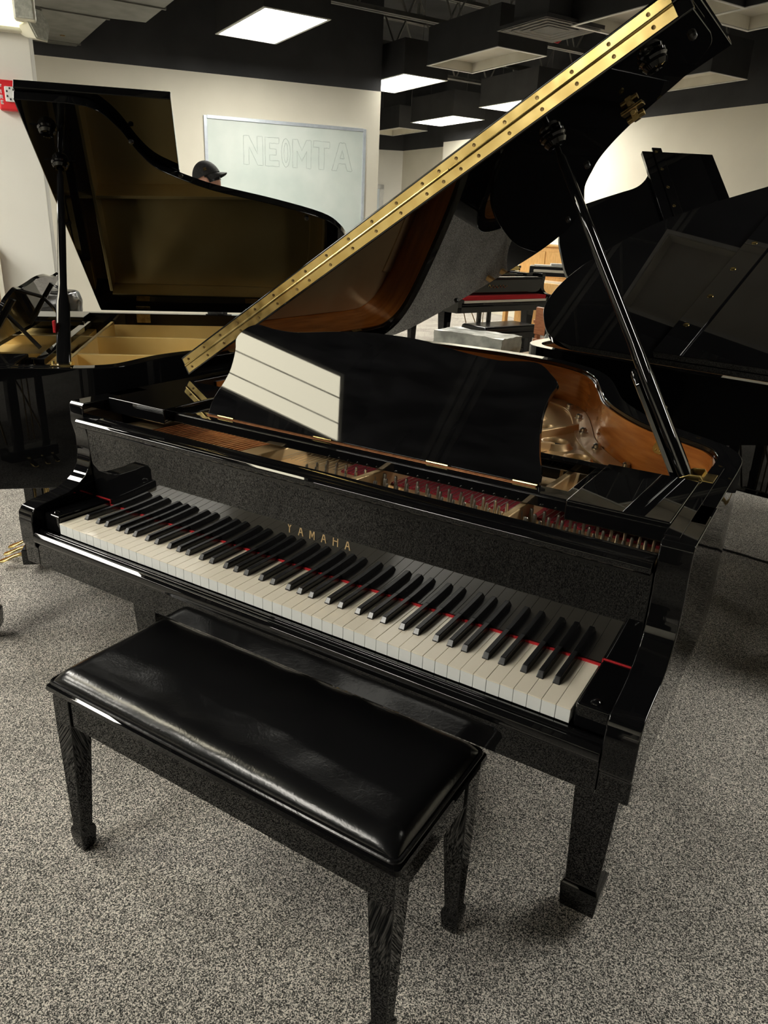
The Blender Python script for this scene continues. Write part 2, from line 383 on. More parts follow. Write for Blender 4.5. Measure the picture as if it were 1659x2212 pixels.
# ceiling vent grille
bm = NB(); add_box(bm, -.32, .32, -.32, .32, 0, .03)
v = finish('ceiling_vent', bm, HOUS, smooth=False); v.location = (-1.25, 5.96, 3.0); v.rotation_euler = (0, 0, aL)
bm = NB()
for k in range(4):
    s = .30 - k*.06
    for q in range(4):
        M = Matrix.Rotation(q*math.pi/2, 4, 'Z')
        vs = [M @ Vector(c) for c in ((-s, -s, -.004), (s, -s, -.004), (s-.045, -s+.045, .012), (-s+.045, -s+.045, .012))]
        bm.faces.new([bm.verts.new(c) for c in vs])
finish('louver', bm, DUCT, v, smooth=False)
bm = NB(); add_box(bm, -.22, .22, -.22, .22, .03, 1.25); finish('duct_boot', bm, SOFF, v, smooth=False)
tag(v, 'square ceiling vent with sloping louvers under a dark duct boot', 'vent')
# duct
e = empty('air_duct', (-5.10, 4.13, 0), aL)
bm = NB()
add_prism(bm, [(-.95, -.22), (-.75, -.22), (.55, -.30), (.62, -.52), (3.4, -.52), (3.4, .52), (.62, .52), (.55, .22), (-.75, .20), (-.95, .20)], 2.95, 3.40, lambda u, v, t: (u, v, t))
finish('duct_body', bm, DUCT, e, .006)
for x, ya, yb in ((-.76, -.235, .215), (.53, -.315, .235), (1.2, -.535, .535)):
    bm = NB(); add_box(bm, x, x+.02, ya, yb, 2.94, 3.41); finish('duct_seam', bm, DUCT, e, .002)
bm = NB(); add_lathe(bm, [(0,-.012),(.02,-.01),(.03,0)], 12, Matrix.Translation((-.45, 0, 2.952))); finish('duct_screw', bm, SCREW, e)
bm = NB(); add_box(bm, -.5, -.48, -.2, .2, 3.4, 4.3); add_box(bm, 2.5, 2.52, -.4, .4, 3.4, 4.3); finish('duct_strap', bm, JOIST, e)
tag(e, 'dark grey painted air duct with a tapered end above the whiteboard wall', 'duct')
# red sprinkler wire
bm = NB(); add_tube(bm, [(-1.9,7.3,3.35),(-1.72,7.2,3.2),(-1.6,7.12,3.16),(-1.52,7.08,3.2),(-1.35,7.0,3.42)], .012, 6)
tag(finish('ceiling_wire', bm, RED), 'sagging red wire loop hanging below the joists left of the raised lid', 'wire')
#--PART2
# ------------------------------------------------------------------ grand pianos
KW = .02356
INNER = [(1.283,.25),(1.283,.45),(1.284,.62),(1.280,.70),(1.256,.76),(1.211,.80),(1.139,.85),(1.070,.905),(.99,1.004),(.92,1.118),(.868,1.25),(.822,1.37),(.775,1.465),(.715,1.54),(.62,1.605),(.50,1.648),(.36,1.668),(.2,1.674),(.08,1.668),(.0,1.642),(-.045,1.585),(-.06,1.50),(-.06,1.3),(-.06,.9),(-.06,.5),(-.06,.25)]
LIDO = [(1.45,.53),(1.45,.70),(1.442,.76),(1.42,.80),(1.37,.855),(1.312,.887),(1.257,.918),(1.184,.972),(1.12,1.04),(1.07,1.12),(1.012,1.23),(.943,1.42),(.874,1.55),(.80,1.645),(.70,1.71),(.6,1.735),(.42,1.745),(.2,1.74),(.08,1.71),(.02,1.65),(0,1.56)]
ARM = [(.35,.975),(.146,.975),(.139,.968),(.138,.925),(.146,.89),(.147,.85),(.142,.82),(.128,.797),(.104,.780),(.075,.768),(.04,.763),(0,.758),(-.018,.753),(-.028,.740),(-.030,.72),(-.029,.66),(-.023,.652),(-.022,.609),(.35,.609)]
HZ = .989
def fallboard_profile(): return [(.150,.726),(.1495,.76),(.147,.84),(.143,.905),(.141,.918),(.120,.921),(.113,.926),(.111,.936),(.116,.9425),(.128,.9435),(.134,.941),(.152,.9465),(.158,.946),(.158,.726)]
STROKES = {'Y': [((0,1),(.5,.5)),((1,1),(.5,.5)),((.5,.55),(.5,0))], 'A': [((0,0),(.5,1)),((.5,1),(1,0)),((.2,.32),(.8,.32))],
 'M': [((0,0),(0,1)),((0,1),(.5,.2)),((.5,.2),(1,1)),((1,1),(1,0))], 'H': [((0,0),(0,1)),((1,0),(1,1)),((0,.5),(1,.5))],
 'F': [((0,0),(0,1)),((0,1),(1,1)),((0,.52),(.8,.52))], 'I': [((.5,0),(.5,1))], 'R': [((0,0),(0,1)),((0,1),(.8,.95)),((.8,.95),(.9,.72)),((.9,.72),(.8,.5)),((.8,.5),(0,.5)),((.4,.5),(1,0))],
 'E': [((0,0),(0,1)),((0,1),(1,1)),((0,.5),(.8,.5)),((0,0),(1,0))]}
def letter_bm(ch, w, h, sw, th, M):
    """a letter of bars of width sw in the local x (right), z (up) plane, raised by th along -y"""
    bm = NB()
    for a, b in STROKES[ch]:
        p = Vector((a[0]*w, 0, a[1]*h)); q = Vector((b[0]*w, 0, b[1]*h)); d = (q-p).normalized(); n = Vector((-d.z, 0, d.x))*sw/2
        p = p - d*sw*.35; q = q + d*sw*.35
        vs = [p+n, p-n, q-n, q+n]
        A = [bm.verts.new(M @ v) for v in vs]; B = [bm.verts.new(M @ (v + Vector((0,-th,0)))) for v in vs]
        bm.faces.new(A); bm.faces.new(B[::-1])
        for i in range(4): bm.faces.new((A[i], B[i], B[(i+1)%4], A[(i+1)%4]))
    return bm
def leg_mesh(cx, cy, top=.612, ht=.052, hb=.033, hf=.039, bot=.085):
    bm = NB(); prev = None
    prof = [(top, ht), (.155, hb), (.146, hf), (.142, hf+.001), (bot, hf-.003)]
    for z, h in prof:
        r = [bm.verts.new((cx+sx*h, cy+sy*h, z)) for sx, sy in ((-1,-1),(1,-1),(1,1),(-1,1))]
        if prev:
            for k in range(4): bm.faces.new((prev[k], r[k], r[(k+1)%4], prev[(k+1)%4]))
        else: bm.faces.new(r)
        prev = r
    bm.faces.new(prev[::-1]); return bm
def caster(parent, cx, cy, z0=.085):
    bm = NB()
    add_lathe(bm, [(.016, FZ+.036), (.02, z0-.004), (.02, z0)], 16, Matrix.Translation((cx, cy, 0)))
    for s in (-1, 1): add_box(bm, cx+s*.014-.002, cx+s*.014+.002, cy-.006, cy+.024, FZ+.012, FZ+.038)
    r = (z0-FZ)*.45
    add_lathe(bm, [(r*.9, -.010), (r, -.007), (r, .007), (r*.9, .010)], 20, align((1,0,0), (cx, cy+.012, FZ+r)))
    finish('caster', bm, CAST, parent, 0)
def grand(name, X, Y, h, W=1.445, L=1.0, lid=LIDO, ang=32.53, yf=.96, rimm=MAHO, plate=GOLD, full=False, rim_in=.962, keys=False, desk=True, tall_struts=False, desk_back=False, flap=True, batten=None, cups=((1.131,.659),(1.356,.617)), prop=.515):
    root = empty(name, (X, Y, 0), h)
    xR = -.11 + W; dx = W - 1.445
    def tx(p):
        x, y = p
        y2 = y if y < .62 else .62 + (y-.62)*L
        return (x + dx*max(0, min(1, (x+.06)/1.34)), y2)
    inner = catmull([tx(p) for p in INNER], 4)
    outer = offset(inner, .05)
    zb = .622
    # --- case: bent rim and both arms
    bm = NB(); rings = []
    for (xi, yi), (xo, yo) in zip(inner, outer):
        rings.append([bm.verts.new(c) for c in ((xi, yi, .975), (xo, yo, .975), (xo, yo, zb), (xi, yi, zb))])
    for a, b in zip(rings, rings[1:]):
        for k in range(4): bm.faces.new((a[k], a[(k+1)%4], b[(k+1)%4], b[k]))
    bm.faces.new(rings[0]); bm.faces.new(rings[-1][::-1])
    for x0 in (-.11, xR-.05):
        add_prism(bm, ARM, x0, x0+.05, lambda u, v, t: (t, u, v))
    finish('case', bm, BLK, root, .0025)
    # --- inner rim veneer
    vin = [p for p in inner if p[1] > (.5 if p[0] > .5 else .52)]
    off_a = offset(vin, -.0015); off_b = offset(vin, -.006)
    bm = NB(); rings = []
    for (x1, y1), (x0, y0) in zip(off_a, off_b):
        rings.append([bm.verts.new(c) for c in ((x1, y1, rim_in), (x1, y1, .79), (x0, y0, .79), (x0, y0, rim_in))])
    for a, b in zip(rings, rings[1:]):
        for k in range(4): bm.faces.new((a[k], a[(k+1)%4], b[(k+1)%4], b[k]))
    bm.faces.new(rings[0]); bm.faces.new(rings[-1][::-1])
    finish('inner_rim', bm, rimm, root, 0)
    # --- soundboard
    sb = [p for p in offset(inner, .02)]
    bm = NB(); add_prism(bm, sb, .790, .800, lambda u, v, t: (u, v, t)); finish('soundboard', bm, SPRUCE, root, 0, smooth=False)
    # --- iron plate
    pl = [p for p in offset(inner, -.008) if p[1] > .5]
    pz = .845
    bm = NB(); add_prism(bm, pl, pz-.012, pz, lambda u, v, t: (u, v, t))
    fl0 = pl; fl1 = offset(pl, -.055); n0 = len(pl)
    half = [i for i in range(n0) if pl[i][0] > .1]
    for i, j in zip(half, half[1:]):
        q = [fl0[i], fl1[i], fl1[j], fl0[j]]
        A = [bm.verts.new((*p, pz)) for p in q]; B = [bm.verts.new((*p, pz+.006)) for p in q]
        bm.faces.new(B); bm.faces.new((A[1], A[2], B[2], B[1]))
    add_box(bm, -.05, xR-.057, .162, .46, .885, .905)
    add_box(bm, -.05, xR-.057, .45, .51, .833, .905)
    finish('iron_plate', bm, plate, root, .002)
    def bar(a, b, w, z0, z1, z0b=None, z1b=None, nm='plate_strut'):
        a, b = Vector((*a, 0)), Vector((*b, 0)); d = (b-a).normalized(); n = Vector((-d.y, d.x, 0))*w/2
        bm = NB(); z0b = z0 if z0b is None else z0b; z1b = z1 if z1b is None else z1b
        A = [bm.verts.new((p.x, p.y, z)) for p, z in ((a+n, z0), (a-n, z0), (a-n*.7, z1), (a+n*.7, z1))]
        B = [bm.verts.new((p.x, p.y, z)) for p, z in ((b+n, z0b), (b-n, z0b), (b-n*.7, z1b), (b+n*.7, z1b))]
        bm.faces.new(A[::-1]); bm.faces.new(B)
        for k in range(4): bm.faces.new((A[k], A[(k+1)%4], B[(k+1)%4], B[k]))
        return finish(nm, bm, plate, root, .003)
    if full:
        bar((.70,.170), (.77,.62), .020, .90, .9405); bar((1.02,.170), (1.035,.60), .020, .90, .9405)
        bar((.40,.175), (.455,.5), .07, .90, .928); bar((.455,.5), (.60,1.5), .03, .84, .90)
        bar((.77,.62), (.83,.98), .022, .88, .938, .84, .86)
        bar((1.005,.53), (.985,.73), .022, .88, .930, .842, .862)
        bar((.764,1.053), (.826,1.207), .022, .842, .868)
        bar((.2,.5), (.42,1.62), .03, .84, .90)
        holes = [(.833,.993,.036), (.934,.878,.033), (.757,1.135,.032), (.66,1.28,.03), (.52,1.42,.03)]
        for x, y, r in holes:
            bm = NB(); M_ = Matrix.Translation((x, y, pz))
            add_lathe(bm, [(r+.016, -.001), (r+.009, .005), (r+.003, .016), (r-.001, .0165), (r-.004, .012), (r-.004, .001)], 28, M_)
            rh = finish('rosette_ring', bm, plate, root, 0)
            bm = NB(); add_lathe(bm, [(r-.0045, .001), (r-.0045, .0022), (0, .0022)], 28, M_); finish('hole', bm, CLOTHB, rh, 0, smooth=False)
        for x, y in ((.716,1.470), (.789,1.345), (.855,1.18), (.940,1.030), (1.055,.900), (1.17,.80), (.6,1.57)):
            bm = NB(); add_lathe(bm, [(.014, pz+.006), (.014, pz+.009), (.010, pz+.010), (.010, pz+.018), (.006, pz+.021), (0, pz+.0215)], 14, Matrix.Translation((x, y, 0)))
            finish('plate_bolt', bm, STEEL, root, 0)
        # felts and tuning pins
        box('crimson_felt', DRED, root, .60, 1.265, .276, .335, .905, .910, .001)
        box('string_rest', BLK2, root, .44, 1.265, .345, .36, .905, .917, .001)
        bmp = NB(); add_lathe(bmp, [(.0031, 0), (.0031, .025), (.0026, .0285), (.0011, .0298), (0, .0299)], 10)
        pin0 = finish('tuning_pin', bmp, STEEL, root, 0)
        k = 0
        for row, y in enumerate((.200, .225, .250)):
            for i in range(33):
                x = .565 + i*.0242 + row*.008
                if abs(x-.708) < .018 or abs(x-1.022) < .018: x += .020
                if x > 1.262: continue
                o = pin0 if k == 0 else pin0.copy()
                if k: COL.objects.link(o)
                o.parent = root; o.location = (x, y, .905); o.rotation_euler = (R(random.uniform(-3,3)) - R(5), R(random.uniform(-3,3)), 0); k += 1
        bms = NB()
        for i in range(70):
            x = .462 + i*.0113
            if abs(x-.715) < .02 or abs(x-1.025) < .02: continue
            y1 = 1.30 if x < .6 else max(.48, 1.20 - (x-.62)*1.7)
            add_tube(bms, [(x, .25, .918), (x+.005, .35, .9175), (x-.02, y1, .868)], .0006, 4, cap=False)
        o = finish('steel_strings', bms, WIRE, root, 0); o['kind'] = 'stuff'
        for i in range(26):
            x = .075 + i*.0125
            bm = NB(); add_tube(bm, [(x, .17, .918), (x+.055, .50, .920), (x+.055+.30*(1-i/40), 1.56-.004*i, .885)], .0016, 6)
            finish('bass_string', bm, COPPER, root, 0)
        box('damper_rail', BLK2, root, .02, 1.26, .53, .60, .905, .928, .002)
    else:
        ys = 1.5*L if L < 1 else 1.5
        xs = [.40, .80] if tall_struts else [.18, .42, .66, .88]
        for x in xs:
            y1 = min([p[1] for p in inner if abs(p[0]-x) < .08 and p[1] > .6] or [1.2])-.03
            bar((x, .185), (x + (.06 if tall_struts else .03), y1), .020, .84, .940 if tall_struts else .91)
        if tall_struts:
            bar((-.03, .585), (1.10, .565), .020, .84, .942); bar((.99, .185), (1.05, .60), .020, .84, .940)
    # --- keybed, key slip, fallboard, key blocks
    bm = NB(); add_box(bm, -.108, xR-.002, -.010, .62, .606, .660); finish('keybed', bm, BLK, root, .003)
    bm = NB(); add_prism(bm, [(-.005,.699),(-.013,.701),(-.016,.696),(-.020,.696),(-.026,.697),(-.033,.690),(-.034,.683),(-.030,.672),(-.0225,.666),(-.0220,.609),(-.005,.609)], -.0595, xR-.0505, lambda u, v, t: (t, u, v))
    finish('key_slip', bm, BLK, root, .0015)
    fp = fallboard_profile()
    bm = NB(); add_prism(bm, fp, -.0585, xR-.0515, lambda u, v, t: (t, u, v)); fb = finish('fallboard', bm, BLK, root, .002)
    if full:
        for i, ch in enumerate('YAMAHA'):
            x = .556 + i*.0292
            M_ = Matrix.Translation((x, .1475, .801)) @ Matrix.Rotation(R(-2.2), 4, 'X')
            M_.translation = Vector((x, .1483, .799))
            finish('letter', letter_bm(ch, .0108, .0205, .0023, .0012, M_), LETTER, fb, 0, smooth=False)
    for x0, x1 in ((-.0585, -.0035), (1.2295, xR-.0515)):
        bm = NB(); add_box(bm, x0, x1, .003, .148, .695, .739); kb = finish('key_block', bm, BLK, root, .005)
        if full:
            bm = NB(); add_lathe(bm, [(.0085,0),(.008,.002),(.005,.0045),(0,.0055)], 16, Matrix.Translation(((x0+x1)/2, .019, .739))); finish('block_screw', bm, BLK, kb)
    bm = NB(); add_box(bm, -.0035, 1.2295, .1462, .1505, .7245, .7285)
    add_box(bm, -.056, -.0035, .1475, .1500, .738, .7405); add_box(bm, 1.2295, xR-.054, .1475, .1500, .738, .7405)
    add_box(bm, -.0045, -.0025, .1475, .1500, .7245, .7405); add_box(bm, 1.2285, 1.2305, .1475, .1500, .7245, .7405)
    finish('felt_strip', bm, RED, root, 0, smooth=False)
    if keys:
        bm = NB(); add_box(bm, .0004, KW-.0004, 0, .15, .699, .7235, mi=1); add_box(bm, .0003, KW-.0003, -.0006, .15, .7232, .725, mi=0)
        k0 = finish('white_key', bm, [IVORY, KFRONT], root, .0005, seg=2)
        for i in range(52):
            o = k0 if i == 0 else k0.copy()
            if i: COL.objects.link(o)
            o.parent = root; o.location = (i*KW, 0, random.uniform(-.0002, .0002))
        bm = NB(); prev = None
        for y, hw, z, ht in ((.052, .0062, .7255, 0), (.0585, .0048, .7365, 1), (.15, .0048, .7375, 1)):
            pass
        v = [(-.0063,.0515,.7225),(.0063,.0515,.7225),(.0063,.15,.7225),(-.0063,.15,.7225),(-.0061,.0515,.7265),(.0061,.0515,.7265),(-.0047,.0585,.7362),(.0047,.0585,.7362),(.0047,.15,.7372),(-.0047,.15,.7372)]
        V = [bm.verts.new(c) for c in v]
        for f in ((0,1,2,3),(0,4,5,1),(4,6,7,5),(6,9,8,7),(1,5,7,8,2),(0,3,9,6,4),(2,8,9,3)): bm.faces.new([V[i] for i in f])
        b0 = finish('black_key', bm, EBONY, root, .0011, seg=3, ang=25)
        n = 0
        pat = {'C': -.003, 'D': .003, 'F': -.0045, 'G': 0, 'A': .0045}
        for i in range(52):
            nm = 'ABCDEFG'[i % 7]
            if nm in 'BE' or i == 51: continue
            o = b0 if n == 0 else b0.copy()
            if n: COL.objects.link(o)
            o.parent = root; o.location = ((i+1)*KW + pat[nm], 0, 0); n += 1
    # --- music shelf and desk
    xa, xb = .135, 1.11+dx
    for x0, x1, y1 in ((-.0585, xa, .49), (xb, xR-.0515, .475)):
        bm = NB(); add_box(bm, x0, x1, .214, y1, .942, .979); finish('shelf_block', bm, BLK, root, .003)
    bm = NB(); add_box(bm, xa, xb, .243, .300, .944, .9645); add_prism(bm, [(.243,.9645),(.246,.9675),(.262,.9675),(.266,.9645)], xa, xb, lambda u, v, t: (t, u, v))
    add_box(bm, xa, xb, .490, .520, .942, .962); add_box(bm, xa-.01, xa+.025, .30, .49, .945, .963); add_box(bm, xb-.025, xb+.01, .30, .49, .945, .963)
    finish('music_shelf', bm, BLK, root, .002)
    if desk:
        D0 = Vector((0, .290, .966)); du = Vector((0, .11, .17)).normalized(); dn = Vector((0, -du.z, du.y))
        half_l = [(.202,0),(.201,.041),(.214,.087),(.218,.122),(.211,.167),(.201,.192),(.204,.210),(.222,.231),(.248,.241),(.275,.239),(.31,.235),(.37,.235),(.45,.246),(.54,.256)]
        half_r = [(.642,.258),(.709,.254),(.761,.246),(.825,.238),(.881,.234),(.939,.240),(.966,.237),(.990,.221),(1.010,.202),(1.003,.179),(.999,.144),(1.004,.107),(1.017,.059),(1.030,.028),(1.034,0)]
        o2 = catmull(half_l + half_r, 3)
        bm = NB(); add_prism(bm, o2, 0, -.013, lambda u, v, t: D0 + Vector((u + dx/2, 0, 0)) + du*v + dn*t)
        dk = finish('music_desk', bm, DESK, root, .0012, seg=2, ang=40)
        bm = NB(); add_box(bm, .205+dx/2, 1.03+dx/2, .2835, .2885, .9648, .9668); finish('desk_hinge', bm, COPPER, dk, 0, smooth=False)
        for x in (.24, .52, .80, .985):
            bm = NB(); add_tube(bm, [(x+dx/2, .2845, .9683), (x+.048+dx/2, .2845, .9683)], .0024, 8); finish('hinge_knuckle', bm, BRASS, dk)
        if desk_back:
            for x in (.34, .90):
                bm = NB(); p = D0 + du*.14 - dn*.016
                add_tube(bm, [(x+dx/2, p.y, p.z), (x+dx/2, .47, .966)], .007, 8); finish('desk_prop', bm, BLK2, dk)
            bm = NB()
            for x in (.30, .92): add_prism(bm, [(x+dx/2-.012,.01),(x+dx/2+.012,.01),(x+dx/2+.012,.2),(x+dx/2-.012,.2)], -.013, -.022, lambda u, v, t: D0 + Vector((u, 0, 0)) + du*v + dn*t)
            finish('desk_batten', bm, BLK2, dk, .001)
    # strip let into the rim top
    bm = NB(); add_box(bm, xR-.0508, xR-.027, .165, .605, .9745, .9765); finish('rim_strip', bm, BLK, root, .0006)
    # --- lid
    lid_root = None
    Ml = Matrix((Vector((math.cos(R(ang)),0,math.sin(R(ang)))), Vector((0,1,0)), Vector((-math.sin(R(ang)),0,math.cos(R(ang)))))).transposed().to_4x4()
    Ml.translation = Vector((-.11, 0, HZ))
    lo = catmull(lid[1:], 4); lo = [lid[0]] + lo + [(0, .53)]
    smax = max(p[0] for p in lo); fx = smax + .012
    bm = NB(); add_prism(bm, lo, -.008, .018, lambda u, v, t: (u, v, t))
    ld = finish('lid', bm, BLK, root, .0022, seg=2, ang=50); ld.matrix_local = Ml
    if flap:
        bm = NB(); add_prism(bm, [(0,.531),(fx,.531),(fx,yf),(0,yf)], .0192, .0445, lambda u, v, t: (u, v, t)); finish('lid_flap', bm, BLK, ld, .003)
        bm = NB()
        add_box(bm, .008, smax-.025, .5282, .5302, -.0038, .0160); add_box(bm, .008, smax-.025, .5282, .5312, .0212, .0385)
        for q0, q1 in ((.008,.48),(.482,.95),(.952,smax-.025)):
            add_tube(bm, [(q0, .5275, .0186), (q1, .5275, .0186)], .0028, 8)
        nf = len(bm.faces)
        s = .03
        while s < smax-.04:
            for z in (.0057, .0290):
                add_lathe(bm, [(.0036, 0), (.0036, .0012), (.001, .0007), (0, .0007)], 10, align((0,-1,0), (s, .5282, z)))
            s += .0735 if abs(s-.46) > .05 and abs(s-.93) > .05 else .045
        bm.faces.ensure_lookup_table()
        for i in range(nf, len(bm.faces)): bm.faces[i].material_index = 1
        finish('piano_hinge', bm, [BRASS, SCREW], ld, 0)
    if batten:
        bm = NB(); add_box(bm, -.01, fx+.03, batten[0], batten[1], .0445, .054); finish('flap_batten', bm, BLK, ld, .002)
        s = .165
        while s < fx:
            bm = NB(); add_lathe(bm, [(.011,.054),(.011,.0555),(.007,.057),(0,.0575)], 14, Matrix.Translation((s, sum(batten)/2 + .012, 0))); finish('batten_screw', bm, BRASS, ld)
            s += .19
    for y in (.72, 1.38*L if L < 1 else 1.38):
        bm = NB(); add_box(bm, -.0585, -.0560, y-.03, y+.03, .935, .974); finish('lid_hinge', bm, BRASSD, root, .001)
        bm = NB(); add_box(bm, .022, .05, y-.03, y+.03, -.0105, -.008); finish('hinge_leaf', bm, BRASSD, ld, .0005)
    for s, y in cups:
        if s > smax: continue
        bm = NB(); add_lathe(bm, [(.026,-.008),(.027,-.012),(.023,-.016),(.024,-.022),(.019,-.030),(.012,-.031),(.010,-.022),(0,-.022)], 24, Matrix.Translation((s, y, 0)))
        add_box(bm, s-.012, s+.012, y-.045, y+.045, -.011, -.008)
        finish('prop_cup', bm, BLK, ld, 0)
    for s, y in ((1.425,.645), (1.245,.885), (1.085,1.03), (.86,1.50), (.30,1.70*L if L < 1 else 1.70)):
        if s > smax-.01: continue
        bm = NB(); add_lathe(bm, [(.008,-.008),(.0075,-.014),(.004,-.017),(0,-.0175)], 14, Matrix.Translation((s, y*(1 if full else .93), 0))); finish('rubber_bumper', bm, BLK2, ld)
    if full:
        bm = NB(); add_box(bm, 1.235, 1.283, .822, .850, -.012, -.008); add_box(bm, 1.252, 1.266, .829, .843, -.034, -.012)
        add_tube(bm, [(1.240,.836,-.026),(1.278,.836,-.026)], .007, 10); add_tube(bm, [(1.259,.822,-.018),(1.259,.850,-.018)], .006, 10)
        finish('lid_lock', bm, BRASSD, ld, .001)
        # lock keeper on the inner rim
        bm = NB(); f = Vector((-.55, -.835, 0)).normalized(); t = Vector((-f.y, f.x, 0))
        i0 = Vector((1.139, .85, 0)) + f*.008
        pts = [(-.012,.962),(.012,.962),(.012,.955),(.009,.945),(.017,.93),(.015,.922),(.008,.918),(-.008,.918),(-.015,.922),(-.017,.93),(-.009,.945),(-.012,.955)]
        add_prism(bm, pts, 0, .003, lambda u, v, w: i0 + t*u + f*w + Vector((0,0,v)))
        for u, z in ((0,.948),(-.006,.926),(.007,.926)):
            add_lathe(bm, [(.003,0),(.002,.002),(0,.0022)], 8, align(f, i0 + t*u + f*.003 + Vector((0,0,z))))
        finish('lock_keeper', bm, BRASS, root, .0006)
    # --- prop stick
    ca, sa = math.cos(R(ang)), math.sin(R(ang))
    if ang > 10:
        top = Ml @ Vector((*cups[0], -.024))
        pb = Vector((xR-.078, prop, .962)); d = (top-pb)
        bend = pb + d*.34
        bm = NB(); yv = Vector((0,1,0)); sd = d.normalized().cross(yv).normalized()
        ax = d.normalized(); py = ax.cross(sd).normalized()
        prev = None
        for t, a, b in ((0,.012,.021),(.10,.012,.021),(.30,.012,.020),(.36,.012,.014),(.40,.011,.0125),(.7,.010,.012),(.955,.009,.010),(.96,.006,.007),(1,.005,.006)):
            c = pb + d*t; r = []
            for k in range(12):
                an = 2*math.pi*k/12; cx_, sx_ = math.cos(an), math.sin(an)
                e_ = .55; f_ = lambda q: math.copysign(abs(q)**e_, q)
                r.append(bm.verts.new(c + sd*a*f_(cx_) + py*b*f_(sx_)))
            if prev:
                for k in range(12): bm.faces.new((prev[k], prev[(k+1)%12], r[(k+1)%12], r[k]))
            else: bm.faces.new(r[::-1])
            prev = r
        bm.faces.new(prev); pr = finish('lid_prop', bm, BLK, root, 0, ang=50)
        bm = NB(); off = sd*(-.019) if (Vector((-1,0,0)).dot(sd*-1) > 0) else sd*.019
        prev = None
        for t, a, b in ((.015,.007,.017),(.28,.007,.016),(.315,.008,.013),(.33,.004,.007)):
            c = pb + d*t + off; r = []
            for k in range(10):
                an = 2*math.pi*k/10
                r.append(bm.verts.new(c + sd*a*math.copysign(abs(math.cos(an))**.6, math.cos(an)) + py*b*math.copysign(abs(math.sin(an))**.6, math.sin(an))))
            if prev:
                for k in range(10): bm.faces.new((prev[k], prev[(k+1)%10], r[(k+1)%10], r[k]))
            else: bm.faces.new(r[::-1])
            prev = r
        bm.faces.new(prev); finish('short_prop', bm, BLK, pr, 0, ang=50)
        if not full:
            bm = NB(); c = pb + d*.17; add_box(bm, c.x-.004, c.x+.016, c.y-.026, c.y-.020, c.z, c.z+.035); finish('felt_pad', bm, RED, pr, .001)
        bm = NB()
        for y0, sgn in ((pb.y-.026, -1), (pb.y+.026, 1)):
            add_prism(bm, [(xR-.098,.957),(xR-.062,.955),(xR-.048,.976),(xR-.055,.986),(xR-.075,.984),(xR-.096,.972)], y0-.0015, y0+.0015, lambda u, v, t: (u, t, v))
        add_box(bm, xR-.100, xR-.055, pb.y-.026, pb.y+.026, .953, .956); add_box(bm, xR-.056, xR-.030, pb.y-.028, pb.y+.028, .9752, .978)
        add_tube(bm, [(pb.x, pb.y-.028, .966), (pb.x, pb.y+.028, .966)], .005, 10)
        finish('prop_bracket', bm, BRASS, root, .0008)
    # --- legs, lyre
    yl = 1.38*L if L < 1 else 1.38
    for cx, cy in ((1.245+dx, .272), (-.012, .272), (.36, yl)):
        lg = finish('leg', leg_mesh(cx, cy, .612 if cy < 1 else .64), BLK, root, .002)
        caster(lg, cx, cy)
    bm = NB(); add_box(bm, .2, .52, yl-.06, yl+.06, .63, .70); add_prism(bm, [(.56,.25),(.66,.25),(.5,yl+.1),(.4,yl+.1)], .66, .76, lambda u, v, t: (u, v, t)); add_prism(bm, [(.95,.55),(1.05,.55),(.6,yl),(.5,yl)], .68, .77, lambda u, v, t: (u, v, t))
    add_prism(bm, [(.1,.5),(.18,.5),(.35,yl),(.27,yl)], .68, .77, lambda u, v, t: (u, v, t))
    finish('underframe', bm, BLK2, root, .004)
    ly = empty('pedal_lyre', (0,0,0)); ly.parent = root
    cx = .605 + dx/2
    bm = NB(); add_box(bm, cx-.14, cx+.14, .27, .37, .09, .155); finish('pedal_box', bm, BLK, ly, .004)
    for s in (-1, 1):
        bm = NB(); add_prism(bm, [(-.018,.155),(.018,.155),(.022,.40),(.018,.612),(-.018,.612),(-.022,.40)], .30, .335, lambda u, v, t: (cx+s*.075+u, t, v)); finish('lyre_post', bm, BLK, ly, .003)
    bm = NB()
    for s in (-1, 0, 1): add_tube(bm, [(cx+s*.03, .36, .18), (cx+s*.03, .36, .61)], .004, 8)
    for s in (-1, 1): add_tube(bm, [(cx+s*.1, .37, .17), (cx+s*.05, .62, .61)], .005, 8)
    finish('lyre_rod', bm, BRASSD, ly)
    for s in (-1, 0, 1):
        bm = NB(); prev = None
        for y, hw, z, t in ((.29,.008,.108,.010),(.25,.009,.109,.010),(.225,.012,.103,.009),(.20,.017,.092,.008),(.178,.019,.084,.007),(.165,.012,.081,.005)):
            r = [bm.verts.new(c) for c in ((cx+s*.072-hw, y, z-t/2), (cx+s*.072+hw, y, z-t/2), (cx+s*.072+hw*.8, y, z+t/2), (cx+s*.072-hw*.8, y, z+t/2))]
            if prev:
                for k in range(4): bm.faces.new((prev[k], prev[(k+1)%4], r[(k+1)%4], r[k]))
            else: bm.faces.new(r[::-1])
            prev = r
        bm.faces.new(prev); finish('pedal', bm, BRASS, ly, .002)
    return root, ld
main, mlid = grand('grand_piano', 0, 0, 0, full=True, keys=True, desk_back=True)
tag(main, 'glossy black grand piano in the foreground with YAMAHA on the fallboard and its lid raised', 'grand piano', 'black grand pianos')
LL = [(1.395,.53),(1.395,.67),(1.385,.72),(1.36,.757),(1.294,.798),(1.189,.839),(1.120,.879),(1.077,.931),(1.03,1.01),(.994,1.091),(.931,1.285),(.86,1.455),(.79,1.53),(.70,1.575),(.58,1.60),(.42,1.607),(.2,1.60),(.08,1.57),(.02,1.51),(0,1.42)]
